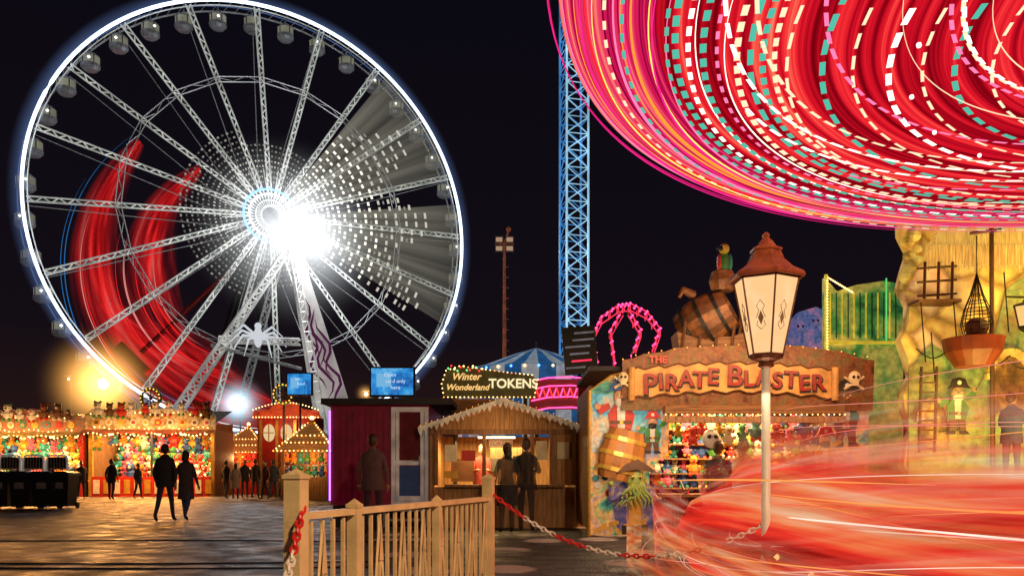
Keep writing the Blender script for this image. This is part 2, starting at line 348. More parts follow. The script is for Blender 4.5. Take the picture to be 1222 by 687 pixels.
for i in range(NS):
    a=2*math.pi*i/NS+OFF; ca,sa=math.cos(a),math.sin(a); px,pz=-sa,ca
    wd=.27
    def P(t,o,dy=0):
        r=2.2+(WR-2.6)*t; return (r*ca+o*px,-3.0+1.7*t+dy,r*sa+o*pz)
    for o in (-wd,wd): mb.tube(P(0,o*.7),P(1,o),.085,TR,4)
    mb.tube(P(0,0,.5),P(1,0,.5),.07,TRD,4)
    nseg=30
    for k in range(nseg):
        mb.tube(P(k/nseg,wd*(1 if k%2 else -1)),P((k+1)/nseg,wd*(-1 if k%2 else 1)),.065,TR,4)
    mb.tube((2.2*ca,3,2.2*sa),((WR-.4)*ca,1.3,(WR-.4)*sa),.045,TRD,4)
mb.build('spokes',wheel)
mb=MB()
for rr in (15.8,16.4):
    mb.path([(rr*math.cos(2*math.pi*i/NS+OFF),-2,rr*math.sin(2*math.pi*i/NS+OFF)) for i in range(NS)],.06,TRD,4,True)
for i in range(NS*3):
    a=2*math.pi*i/(NS*3)+OFF; b=2*math.pi*(i+1)/(NS*3)+OFF
    q=(15.7,16.3) if i%2 else (16.3,15.7)
    mb.tube((q[0]*math.cos(a),-2,q[0]*math.sin(a)),(q[1]*math.cos(b),-2,q[1]*math.sin(b)),.035,TRD,4)
mb.build('brace_ring',wheel)
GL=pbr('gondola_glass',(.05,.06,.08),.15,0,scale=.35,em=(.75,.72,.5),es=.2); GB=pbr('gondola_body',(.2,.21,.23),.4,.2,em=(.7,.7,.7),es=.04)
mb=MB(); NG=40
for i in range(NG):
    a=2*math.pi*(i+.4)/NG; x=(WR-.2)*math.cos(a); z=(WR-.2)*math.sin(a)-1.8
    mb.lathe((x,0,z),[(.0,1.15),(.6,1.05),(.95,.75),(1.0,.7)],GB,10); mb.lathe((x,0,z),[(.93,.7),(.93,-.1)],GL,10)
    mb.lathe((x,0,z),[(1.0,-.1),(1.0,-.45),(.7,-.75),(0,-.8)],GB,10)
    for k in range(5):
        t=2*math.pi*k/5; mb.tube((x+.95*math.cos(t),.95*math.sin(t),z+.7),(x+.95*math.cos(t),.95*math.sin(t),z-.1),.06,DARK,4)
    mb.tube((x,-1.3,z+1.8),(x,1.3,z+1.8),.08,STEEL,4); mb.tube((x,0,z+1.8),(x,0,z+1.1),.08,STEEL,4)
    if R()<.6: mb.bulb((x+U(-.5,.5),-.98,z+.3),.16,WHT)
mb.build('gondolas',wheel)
LD=[emis('led_dash_%d'%k,(1,.96,.82),s) for k,s in enumerate((.1,.28,.6,1.25))]
mb=MB()
def dash(r,a0,a1,w,y,mat):
    n=2; A=[];B=[]
    for k in range(n+1):
        a=a0+(a1-a0)*k/n; A.append(((r-w)*math.cos(a),y,(r-w)*math.sin(a))); B.append(((r+w)*math.cos(a),y,(r+w)*math.sin(a)))
    mb.add([A[0],B[0],A[1],B[1],A[2],B[2]],[(0,1,3,2),(2,3,5,4)],mat)
for k in range(27):
    r_=4.2+k*.66
    for j in range(-8,17):
        a=math.radians(j*3.4-3)
        lim=17.5+3*math.sin(j*.7)
        if r_>lim: continue
        if ((j+2*k)%4 in (0,1)) or (k<7 and j%2): dash(r_,a,a+math.radians(2.1),.15,-3.05,LD[3 if r_<13 else 2])
        elif R()<.35: dash(r_,a,a+math.radians(1.6),.1,-3.05,LD[1])
for k in range(11):
    r_=3.9+k*.6
    for j in range(0,106):
        ang=j*3.4
        if ang<50 or ang>330: continue
        a=math.radians(ang)
        if k<8 or 110<ang<250: dash(r_,a,a+math.radians(1.6),.1,-3.05,LD[2 if (j+k)%3 else 1] if k<5 else LD[1 if (j+k)%2 else 0])
mb.build('led_light_blur',wheel)
HZ=glow_veil('swept_spokes',(.6,.57,.46),.75,.3,.3,True); HZ2=glow_veil('hub_painted_halo',(.92,.96,1),.7,1.5,2.6)  # second sheet paints the hub floods' halo as transparent emission
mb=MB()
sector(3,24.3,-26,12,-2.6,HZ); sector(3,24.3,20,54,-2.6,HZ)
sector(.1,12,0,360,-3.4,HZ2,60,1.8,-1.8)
mb.build('spin_blur_and_halo',wheel)
mb=MB(); A0=Vector((0,1,0)); A1=Vector((2,-6,-3.8))
mb.path([A0,A0.lerp(A1,.4),A1],[.9,.8,.7],WHITEP,20)
mb.path(circ(3.1,-3,40),.11,BLUEL,5,True); mb.path(circ(2.5,-3.2,40),.08,WHT,5,True)
for i in range(40):
    a=2*math.pi*i/40; mb.tube((1.0*math.cos(a),-3.1,1.0*math.sin(a)),(5.5*math.cos(a),-2.9,5.5*math.sin(a)),.045,TR,4)
for q_ in (1.2,1.8): mb.path(circ(q_,-3.2,30),.06,TR,5,True)
HUBL=emis('hub_flood',(.95,.98,1),14)
for (x,z,r_) in ((1.2,-2.0,1.2),(3.6,-2.6,1.1),(5.0,-.8,.8),(2.8,-4.6,.7),(.6,-3.8,.6)):
    mb.ball((x,-5.2,z),r_,HUBL,1,.3,1,14,8)
mb.build('hub',wheel)
light('POINT',(3,-9,-3),8000,(.9,.95,1),wheel,1.0)
glow_halo(wheel,(3.4,-6.5,-2.8),10.5,(.9,.95,1),3.0,'hub_glare_halo')  # emissive halo imitating glare around the hub floods
mb=MB(); Minv=(Matrix.Translation((WX,WD,WZ))@Matrix.Rotation(AL,4,'Z')).inverted()
def wl(a,b,d): return Minv@Vector((GX(a,d),d,GZ(b,d)))
ap=wl(347,292,95)
def truss(p,q,w0,w1,r,mat,n=16):
    p=Vector(p);q=Vector(q); ax=(q-p).normalized(); u=ax.cross(Vector((0,1,0))).normalized(); v_=ax.cross(u).normalized()
    C=[[],[],[],[]]
    for k in range(n+1):
        t=k/n; c=p.lerp(q,t); w_=w0+(w1-w0)*t
        for j,(a,b) in enumerate(((-1,-1),(1,-1),(1,1),(-1,1))): C[j].append(c+u*a*w_+v_*b*w_)
    for j in range(4):
        mb.tube(C[j][0],C[j][-1],r,mat,4)
        for k in range(n): 
            mb.tube(C[j][k],C[(j+1)%4][k+1],r*.6,mat,4); mb.tube(C[j][k],C[(j+1)%4][k],r*.6,mat,4)
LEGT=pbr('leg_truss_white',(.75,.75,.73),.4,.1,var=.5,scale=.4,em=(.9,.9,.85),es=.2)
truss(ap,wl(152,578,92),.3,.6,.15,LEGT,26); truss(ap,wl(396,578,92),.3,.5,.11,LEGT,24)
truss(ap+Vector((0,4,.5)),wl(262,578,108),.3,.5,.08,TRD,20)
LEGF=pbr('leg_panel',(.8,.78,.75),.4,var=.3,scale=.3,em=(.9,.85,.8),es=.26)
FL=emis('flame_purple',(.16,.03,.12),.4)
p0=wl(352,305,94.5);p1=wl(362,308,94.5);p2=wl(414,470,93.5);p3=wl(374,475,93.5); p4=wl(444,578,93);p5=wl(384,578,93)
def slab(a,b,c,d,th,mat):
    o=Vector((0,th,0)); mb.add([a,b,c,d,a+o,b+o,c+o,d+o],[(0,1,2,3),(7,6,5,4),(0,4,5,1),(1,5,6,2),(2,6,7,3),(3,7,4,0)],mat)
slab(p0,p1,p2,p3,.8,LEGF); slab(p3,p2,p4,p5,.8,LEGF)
for s_ in range(6):
    pts=[]
    for k in range(8):
        t=.3+.11*s_*.7+.06*k; l=p0.lerp(p3,t); rr_=p1.lerp(p2,t); q=l.lerp(rr_,.25+.25*(s_%3)+.2*math.sin(k*1.2+s_*2)); pts.append(q+Vector((0,-.1,0)))
    mb.path(pts,[.02+.16*math.sin(math.pi*k/7) for k in range(8)],FL,4)
truss(wl(262,405,93.5),wl(358,408,93.5),.3,.3,.1,LEGT,9); truss(wl(252,412,93.5),wl(360,440,93.5),.1,.1,.06,TRD,6)
EM=emis('emblem_white',(.8,.85,.9),.75); c=wl(308,402,92.5)
mb.ball(c,.7,EM,.7,.3,1.7,10,8); mb.ball(c+Vector((0,0,1.2)),.4,EM,1,.4,1,8,6)
for sg in (-1,1):
    for k,(dx,dz,ex,ez) in enumerate(((1.5,1.2,2.7,.2),(1.7,.6,3.1,-.9),(1.6,.1,2.6,-1.5),(1,-.3,1.5,-2.2))):
        mb.path([c,c+Vector((sg*dx,0,dz)),c+Vector((sg*ex,0,ez))],[.17,.15,.04],EM,5)
mb.build('support_legs',wheel)
mb=MB(); mb.box(4,-4,-30.4,34,12,1.4,DARK); mb.box(4,-9,-29.3,30,.2,1.0,STEEL); mb.build('platform',wheel)
# ---------------- pendulum ride behind wheel (trails) ----------------
pr=root('pendulum_ride',(GX(290,122),122,GZ(325,122)),math.radians(10)); s_=.122
RS=streak('red_trail',[(.3,(.05,.0,.0)),(.45,(.4,.006,.008)),(.56,(.85,.02,.02)),(.75,(1,.2,.17))],3,7,1.0,.95,.28,.62,fade=2.2)
mb=MB()
def cres(ro,ri_end,ri_mid,a0,a1,y,mat,n=60,cx=0,cz=0):
    A=[];B=[]
    for k in range(n+1):
        t=k/n; a=math.radians(a0+(a1-a0)*t); q=math.sin(math.pi*t)**.8; ri=ri_end+(ri_mid-ri_end)*q
        A.append((cx+ri*math.cos(a),y,cz+ri*math.sin(a))); B.append((cx+ro*math.cos(a),y,cz+ro*math.sin(a)))
    mb.strip(A,B,mat)
cres(194*s_,180*s_,122*s_,128,290,0,RS); cres(137*s_,124*s_,74*s_,112,262,.4,RS); cres(172*s_,150*s_,85*s_,195,282,.7,RS)
TB=emis('trail_blue',(.03,.25,.7),.6); TRD2=emis('trail_red',(1,.02,.02),1.1); TWR=emis('trail_rose',(1,.35,.3),.9)
def arc(r_,a0,a1,y,w_,mat,n=50,dz=0): mb.path([(r_*math.cos(math.radians(a0+(a1-a0)*k/n)),y,dz+r_*math.sin(math.radians(a0+(a1-a0)*k/n))) for k in range(n+1)],[w_*math.sin(math.pi*(.02+.96*k/n)) for k in range(n+1)],mat,4)
arc(24,128,262,-.4,.06,TB); arc(24.5,150,240,-.4,.05,TB); arc(23.4,200,290,-.4,.05,TRD2); arc(21,215,285,-.4,.05,TB)
for k in range(9): arc(U(12,22.3),U(150,190),U(225,268),-.3,U(.04,.07),random.choice([TRD2,TWR,TRD2]))
mb.build('light_trails',pr)
mb=MB(); 
for sx in (-1,1): mb.tube((sx*9,3,-GZ(325,122)),(0,3,2),.5,DARK,8)
mb.tube((0,-1,2),(0,4,2),1.2,DARK,10); mb.tube((0,0,2),(-14,0,-12),.35,REDP,8); mb.box(-15,0,-13,5,3,1.5,REDP,ry=.8); mb.build('pendulum_frame',pr)
# ---------------- lattice tower ----------------
lt=root('lattice_drop_tower',(GX(685,60),60,0),.25); mb=MB()
BL=pbr('tower_blue_glow',(.2,.35,.5),.4,.2,var=.8,scale=.35,em=(.06,.33,.85),es=.5); BW=pbr('tower_white_glow',(.5,.7,.8),.4,.2,var=.6,scale=.5,em=(.4,.75,1),es=.75)  # emission stands in for blue and white light on the steel
HT=48;hw=.8
cs=[(-hw,-hw),(hw,-hw),(hw,hw),(-hw,hw)]
for j,(x,y) in enumerate(cs): mb.tube((x,y,0),(x,y,HT),.075,BW if j<2 else BL,6)
nb=40
for k in range(nb):
    z0=HT*k/nb; z1=HT*(k+1)/nb
    for j in range(4):
        a=cs[j];b=cs[(j+1)%4]; mt=BW if (j==0) else BL
        mb.tube((*a,z0),(*b,z0),.035,mt,4); mb.tube((*a,z0),(*b,z1),.04,mt,4)
        if j==0: mb.tube((*b,z0),(*a,z1),.04,mt,4)
mb.build('lattice',lt)
mb=MB(); mb.box(0,0,.6,4,4,1.2,DARK); mb.build('base',lt)
# ---------------- floodlight mast ----------------
fm=root('floodlight_mast',(GX(602,40),40,0)); mb=MB(); RU=pbr('rust_mast',(.3,.1,.06),.6,.3,em=(.9,.25,.12),es=.12); H=GZ(290,40)
mb.path([(0,0,0),(0,0,H)],[.13,.06],RU,8); mb.box(0,0,H,.9,.1,.08,RU); mb.box(0,-.1,H-.35,.9,.1,.08,RU)
FLM=emis('floodlight_glass',(.8,.5,.32),.5)
for x in (-.25,.25):
    for z in (.12,-.3): mb.box(x,-.15,H+z,.4,.22,.32,STEEL,rx=.3); mb.box(x,-.27,H+z-.03,.3,.02,.2,FLM,rx=.3)
mb.tube((0,0,H),(.2,0,H+.6),.05,RU); mb.ball((.2,0,H+.65),.12,RU)
for k in range(20): mb.box(.12,0,1.5+k*.5,.16,.03,.03,RU)
mb.build('mast',fm)
# ---------------- spinning overhead ride ----------------
CX,CY,CZ=9.1,7.5,5.85; RD=8.8
sr=root('spinning_disc_ride',(CX,CY,0))
DM=streak('disc_red_glow',[(.25,(.06,0,.0)),(.4,(.3,.001,.008)),(.5,(.7,.006,.02)),(.6,(1,.03,.04)),(.7,(1,.18,.1)),(.82,(1,.5,.3))],1.2,55,.95)
DE=streak('disc_edge_glow',[(.28,(.03,0,.01)),(.4,(.25,.0,.04)),(.5,(.75,.01,.1)),(.6,(1,.08,.16)),(.7,(1,.35,.15)),(.8,(1,.7,.4))],1.2,22,.95)
mb=MB(); n=180
def ringp(r_,z): return [(r_*math.cos(2*math.pi*k/n),r_*math.sin(2*math.pi*k/n),z) for k in range(n+1)]
mb.strip(ringp(1.2,CZ+.1),ringp(7.7,CZ+.02),DM); mb.strip(ringp(7.7,CZ+.02),ringp(RD-.12,CZ),DE)
mb.strip(ringp(RD-.12,CZ),ringp(RD-.1,CZ+.25),MAROON); mb.strip(ringp(RD-.1,CZ+.25),ringp(1.0,CZ+1.8),MAROON)
mb.build('canopy_disc',sr)
mb=MB()
cl=lambda n_,c,s: emis(n_,c,s)
cMAG=cl('trail_magenta',(1,.02,.26),1.1); cPNK=cl('trail_pink',(1,.2,.42),1.3); cRED=cl('trail_hotred',(1,.02,.03),1.2); cYEL=cl('trail_yellow',(1,.68,.12),1.6); cTEA=cl('trail_teal',(.1,.62,.46),.9); cCRM=cl('trail_cream',(1,.76,.48),1.25); cWHT=cl('trail_white',(1,.88,.75),2.2); cORG=cl('trail_orange',(1,.26,.03),1.4); cDR=cl('trail_darkred',(.25,.0,.03),1)
def ftrail(rf,zf,wd,mat,a0,a1,step=2.0,duty=1.0,per=4.0,ph=0):
    if duty>=1: segs=[(a0,a1)]
    else:
        segs=[];a=a0+ph
        while a<a1: segs.append((a,min(a1,a+per*duty))); a+=per
    for s0,s1 in segs:
        nn=max(1,int((s1-s0)/step)); A=[];B=[]
        for k in range(nn+1):
            d_=s0+(s1-s0)*k/nn; a=math.radians(d_); rr=rf(d_); z=zf(d_); ww=wd*(1 if duty<1 else .6+.4*math.sin(d_*.06+ph))
            A.append(((rr-ww)*math.cos(a),(rr-ww)*math.sin(a),z)); B.append(((rr+ww)*math.cos(a),(rr+ww)*math.sin(a),z))
        mb.strip(A,B,mat)
def con(r_,wd,mat,z=0,duty=1.,per=4.,ph=0,wob=.03):
    p1=U(0,6); ftrail(lambda d:r_+wob*math.sin(math.radians(d)*2+p1),lambda d:CZ-.04-z,wd,mat,0,360,2,duty,per,ph)
for r_,w_,m_,z_ in ((8.82,.014,cMAG,0),(8.76,.018,cMAG,.0),(8.7,.01,cDR,0),(8.64,.018,cPNK,.02),(8.54,.03,cMAG,.03),(8.46,.014,cORG,.03),(8.38,.035,cRED,.04),(8.3,.016,cYEL,.05),(8.2,.034,cPNK,.06),(8.1,.02,cMAG,.05),(8.0,.02,cORG,.05),(7.92,.038,cORG,.08),(7.84,.022,cYEL,.09),(7.74,.024,cMAG,.1),(7.64,.016,cPNK,.1),(7.28,.014,cWHT,.1)): con(r_,w_,m_,z_,wob=.07)
for r_,w_,m_,du,pe,ph in ((7.5,.036,cTEA,.6,2.6,0),(7.38,.026,cWHT,.55,2.6,1),(7.18,.036,cTEA,.6,2.6,.5),(7.06,.02,cPNK,.5,2.6,0),(8.25,.018,cCRM,.45,2.6,.3),(6.85,.034,cCRM,.62,2.6,.9),(8.08,.02,cTEA,.5,2.6,.9),(6.98,.012,cWHT,1,1,0),(6.6,.034,cTEA,.6,2.6,.2),(6.45,.028,cCRM,.6,2.6,.2),(7.62,.022,cTEA,.5,2.6,1.3)): con(r_,w_,m_,.12,du,pe,ph)
for k in range(26):
    a0=k*360/26; ph=U(0,3); mt=(cCRM,cWHT,cCRM,cPNK,cCRM,cPNK)[k%6]; du=1 if k%4==0 else .68
    rs=6.9+.4*math.sin(k)
    ftrail(lambda d,a0=a0,rs=rs:rs-4.6*((a0+170-d)/170)**1.1 if d<a0+170 else rs,lambda d:CZ-.2-.001*k,.016 if du==1 else .022,mt,a0,a0+169,2,du,3.6,ph)
for k in range(14):
    con(2.0+k*.36,.032 if k%2 else .018,(cCRM,cTEA,cCRM,cWHT,cCRM,cTEA)[k%6],.14,.66,3.6+(7-k*.36)*.4,U(0,3))
for a in range(0,360,15):
    an=math.radians(a)
    for r_ in (5.0,): mb.ball((r_*math.cos(an),r_*math.sin(an),CZ-.25),.03,cWHT,n=6,k=4)
mb.build('light_trails',sr)
mb=MB(); mb.tube((0,0,0),(0,0,CZ+1.5),.9,MAROON,16); mb.lathe((0,0,0),[(0,.35),(6.2,.35),(6.4,.3),(6.4,.0)],DARK,48)
for k in range(24): 
    a=2*math.pi*k/24; mb.bulb((6.42*math.cos(a),6.42*math.sin(a),.2),.04,WARM)
mb.build('column_and_platform',sr)
# blurred cars
CB=streak('car_blur_red',[(.25,(.1,.0,.0)),(.4,(.45,.01,.008)),(.5,(.95,.04,.02)),(.6,(1,.22,.07)),(.7,(1,.6,.35)),(.8,(1,.95,.8))],2.6,9,.9,.97,.24,.54,fade=5)
CB2=streak('car_blur_amber',[(.3,(.25,.02,.01)),(.42,(.75,.12,.03)),(.55,(1,.38,.12)),(.7,(1,.8,.55))],3,8,.85,.75,.36,.62,fade=3)
CB3=streak('car_blur_rose',[(.3,(.3,.005,.005)),(.45,(.9,.05,.04)),(.6,(1,.3,.18)),(.72,(1,.85,.7))],2,12,.9,.8,.38,.64,fade=3)
mb=MB()
def sweep(pf,mat,a0=0,a1=360,amp=.05,fr=9,nn=200,ph=0,us=4):
    vs=[];uv=[];P_=len(pf)
    for k in range(nn+1):
        d_=a0+(a1-a0)*k/nn; a=math.radians(d_)
        for j,(r_,z) in enumerate(pf):
            q=z+amp*math.sin(a*fr+j*.3+ph)*(j/(P_-1)*.8+.2)
            vs.append((r_*math.cos(a),r_*math.sin(a),q)); uv.append((k/nn*us,j/(P_-1)))
    mb.add(vs,[(k*P_+j,k*P_+j+1,(k+1)*P_+j+1,(k+1)*P_+j) for k in range(nn) for j in range(P_-1)],mat,uv)
prof=[(6.55,.25),(7.35,.2),(7.5,.55),(7.35,.85),(7.0,1.0),(6.8,1.3)]
sweep(prof,CB,amp=.12,fr=8); sweep([(6.9,.3),(6.9,1.6)],CB2,120,300,amp=.15,fr=6)
sweep([(7.7,.0),(7.75,.95)],CB3,150,290,amp=.22,fr=7); sweep([(7.15,.5),(7.3,1.4)],CB3,160,300,amp=.2,fr=5,ph=2)
sweep([(8.0,.05),(8.0,.7)],CB2,160,290,amp=.15,fr=6,ph=1)
mb.build('car_motion_blur',sr)
mb=MB()
tR=emis('ctrail_red',(1,.03,.03),1.1); tP=emis('ctrail_rose',(1,.28,.2),1.0); tW=emis('ctrail_white',(1,.8,.65),1.2); tO=emis('ctrail_orange',(1,.34,.08),1.1)
for k in range(95):
    r0=U(6.6,7.9); z0=U(.12,1.1); am=U(.02,.18); f_=random.choice((3,5,7)); ph=U(0,6); a0=U(150,250); ln=U(15,60); w_=random.choice((.002,.003,.004,.006,.007))
    m_=random.choice((tR,tR,tO,tW,tP,tP))
    pts=[]
    for i in range(31):
        a=math.radians(a0+ln*i/30); pts.append((r0*math.cos(a),r0*math.sin(a),z0+am*math.sin(f_*a+ph)))
    mb.path(pts,[w_*math.sin(math.pi*(.03+.94*i/30)) for i in range(31)],m_,4)
for k in range(5):
    r0=U(6.2,7.2); z0=U(1.35,1.9); a0=U(160,200); pts=[]
    for i in range(31):
        a=math.radians(a0+60*i/30); pts.append((r0*math.cos(a),r0*math.sin(a),z0+.1*math.sin(4*a+k)))
    mb.path(pts,[.003*math.sin(math.pi*(.03+.94*i/30)) for i in range(31)],random.choice((tP,tO,tR)),4)
mb.build('car_light_trails',sr)
# ---------------- lamp post ----------------
lp=root('street_lamp',(GX(914,6.0),6.0,0)); mb=MB(); 
POLE=pbr('pole_cream',(.75,.7,.6),.4,em=(1,.8,.6),es=.06); TERRA=pbr('lamp_roof_terracotta',(.4,.1,.04),.45,.0,var=.5,scale=9); RIB=pbr('lamp_rib_brown',(.16,.05,.025),.4,.3)
mb.path([(0,0,0),(0,0,.5),(0,0,1.88)],[.04,.034,.03],POLE,12); mb.lathe((0,0,0),[(.1,0),(.1,.06),(.06,.12),(.04,.5)],POLE,12)
mb.lathe((0,0,0),[(.03,1.86),(.06,1.875),(.05,1.9),(.075,1.915),(.12,1.93),(.12,1.945),(0,1.945)],RIB,12)
mb.build('post',lp,True)
m,N_,L_=newmat('lantern_glass'); o_=N_.new('ShaderNodeOutputMaterial'); e_=N_.new('ShaderNodeEmission'); tc_=N_.new('ShaderNodeTexCoord'); nz_=N_.new('ShaderNodeTexNoise'); nz_.inputs['Scale'].default_value=7; nz_.inputs['Detail'].default_value=5
sp_=N_.new('ShaderNodeSeparateXYZ'); L_.new(tc_.outputs['Object'],sp_.inputs[0]); L_.new(tc_.outputs['Object'],nz_.inputs['Vector']); mr_=N_.new('ShaderNodeMapRange'); mr_.inputs[1].default_value=1.93; mr_.inputs[2].default_value=2.5
ad_=N_.new('ShaderNodeMath'); ad_.operation='MULTIPLY_ADD'; ad_.inputs[1].default_value=.4; L_.new(nz_.outputs['Fac'],ad_.inputs[0]); L_.new(mr_.outputs[0],ad_.inputs[2])
sb_=N_.new('ShaderNodeMath'); sb_.operation='SUBTRACT'; sb_.inputs[1].default_value=.2; L_.new(ad_.outputs[0],sb_.inputs[0])
rr_=N_.new('ShaderNodeValToRGB'); rr_.color_ramp.elements[0].color=(.8,.45,.2,1); rr_.color_ramp.elements[1].color=(.75,.45,.22,1); ee=rr_.color_ramp.elements.new(.5); ee.color=(1,.82,.55,1)
L_.new(sb_.outputs[0],rr_.inputs[0]); L_.new(rr_.outputs[0],e_.inputs[0]); e_.inputs[1].default_value=1.35; L_.new(e_.outputs[0],o_.inputs[0]); LG=m
mb=MB(); of=math.radians(0+30)
mb.lathe((0,0,0),[(.115,1.945),(.225,2.49)],LG,6,off=of)
for k in range(6):
    a=2*math.pi*k/6+of; c_,s2=math.cos(a),math.sin(a)
    mb.tube((.118*c_,.118*s2,1.94),(.23*c_,.23*s2,2.49),.007,RIB,5)
    b=a+math.pi/3
    for r_,z in ((.118,1.95),(.232,2.488)): mb.tube((r_*c_,r_*s2,z),(r_*math.cos(b),r_*math.sin(b),z),.011,RIB,5)
    mid=(a+b)/2; mx_,my_=math.cos(mid),math.sin(mid); tx,ty=-my_,mx_
    zz=2.2; rr0=(.115+(zz-1.945)/.545*.11)*math.cos(math.pi/6)+.004
    P_=lambda s3,z3: ((rr0+(z3-zz)*.175)*mx_+s3*tx,(rr0+(z3-zz)*.175)*my_+s3*ty,z3)
    mb.add([P_(0,zz+.05),P_(.02,zz),P_(0,zz-.05),P_(-.02,zz)],[(0,1,2,3)],ROPE)
    for q in (-1,1):
        mb.path([P_(0,zz+.12),P_(q*.028,zz+.08),P_(q*.012,zz+.05),P_(q*.032,zz)],.0025,ROPE,4); mb.path([P_(0,zz-.08),P_(q*.03,zz-.05),P_(q*.02,zz-.02)],.0025,ROPE,4)
mb.lathe((0,0,0),[(.225,2.49),(.27,2.49),(.275,2.505),(.262,2.53),(.19,2.57),(.13,2.63),(.105,2.69),(.115,2.695),(.115,2.71),(.07,2.73),(.045,2.77),(.022,2.79),(.03,2.81),(.012,2.83),(0,2.835)],TERRA,6,off=of)
mb.build('lantern',lp)
light('POINT',(0,0,1.7),5,(1,.75,.45),lp,.1)
# ---------------- fence ----------------
pf=root('picket_fence',(-1.03,4.0,0),math.atan2(3,.83)); mb=MB()
FC=pbr('fence_cream',(.85,.66,.36),.5,var=.25,scale=6)
LN=3.12
def post(x,h,w_):
    mb.box(x,0,h/2-.03,w_,w_,h-.06,FC); mb.box(x,0,h-.05,w_*1.15,w_*1.15,.02,FC)
    q=w_*.5; mb.add([(x-q,-q,h-.04),(x+q,-q,h-.04),(x+q,q,h-.04),(x-q,q,h-.04),(x,0,h-.01)],[(0,1,4),(1,2,4),(2,3,4),(3,0,4)],FC)
post(0,1.14,.085); post(.62,.98,.062); post(LN,1.12,.085); post(1.9,.97,.05)
for a,b in ((0,.62),(.62,LN)):
    mb.box((a+b)/2,0,.9,b-a-.07,.045,.035,FC); mb.box((a+b)/2,0,.14,b-a-.07,.04,.04,FC)
x=.14; k=0
while x<LN-.1:
    if abs(x-.62)>.08 and abs(x-1.9)>.05:
        mb.box(x,0,.51,.02,.018,.72,FC)
        if k%3==1: 
            mb.tube((x,0,.86),(x+.08,0,.3),.009,FC,4); mb.tube((x,0,.86),(x-.08,0,.3),.009,FC,4)
            mb.add([(x-.03,-.015,.6),(x+.03,-.015,.6),(x,-.015,.84)],[(0,1,2)],FC)
    x+=.115; k+=1
mb.build('fence_panels',pf)
# ---------------- chain ----------------
ch=root('barrier_chain',(0,0,0)); mb=MB(); CR=pbr('chain_red',(.7,.02,.02),.35,var=.1); CW=pbr('chain_white',(.85,.82,.8),.35,var=.1)
def chain(p,q,sag,n_):
    p=Vector(p);q=Vector(q); pts=[p.lerp(q,i/n_)-Vector((0,0,sag*4*(i/n_)*(1-i/n_))) for i in range(n_+1)]
    for i in range(n_):
        a,b=pts[i],pts[i+1]; t=(b-a); ln=t.length*.72; t.normalize(); u=t.cross(Vector((0,0,1))).normalized(); v_=t.cross(u)
        if i%2: u=v_
        c=(a+b)/2; m_=CR if (i//7)%2==0 else CW
        mb.path([c+t*ln*.95*math.cos(2*math.pi*k/10)+u*.016*math.sin(2*math.pi*k/10) for k in range(10)],.007,m_,5,True)
chain((-.15,7.0,.93),(GX(914,6),6.0,.75),.36,56); chain((-1.0,4.0,.95),(-.93,3.0,.45),.12,30)
mb.build('links',ch)
# ---------------- unseen lamp added behind the viewer to light the fence ----------------
sl=root('added_fence_lamp',(4.6,-2.5,0)); mb=MB(); mb.path([(0,0,0),(0,0,5.0),(-.4,.3,5.3),(-1.2,.8,5.35)],[.1,.06,.05,.04],STEEL,8); mb.box(-1.5,1,5.35,.7,.3,.12,STEEL,rz=-.6); mb.box(-1.5,1,5.28,.5,.2,.02,emis('added_lamp_glass',(1,.6,.25),6),rz=-.6); mb.build('lamp_column',sl)
light('SPOT',(-1.5,1,5.2),2500,(1,.68,.36),sl,.2,rot=(math.radians(38),0,math.radians(36)))
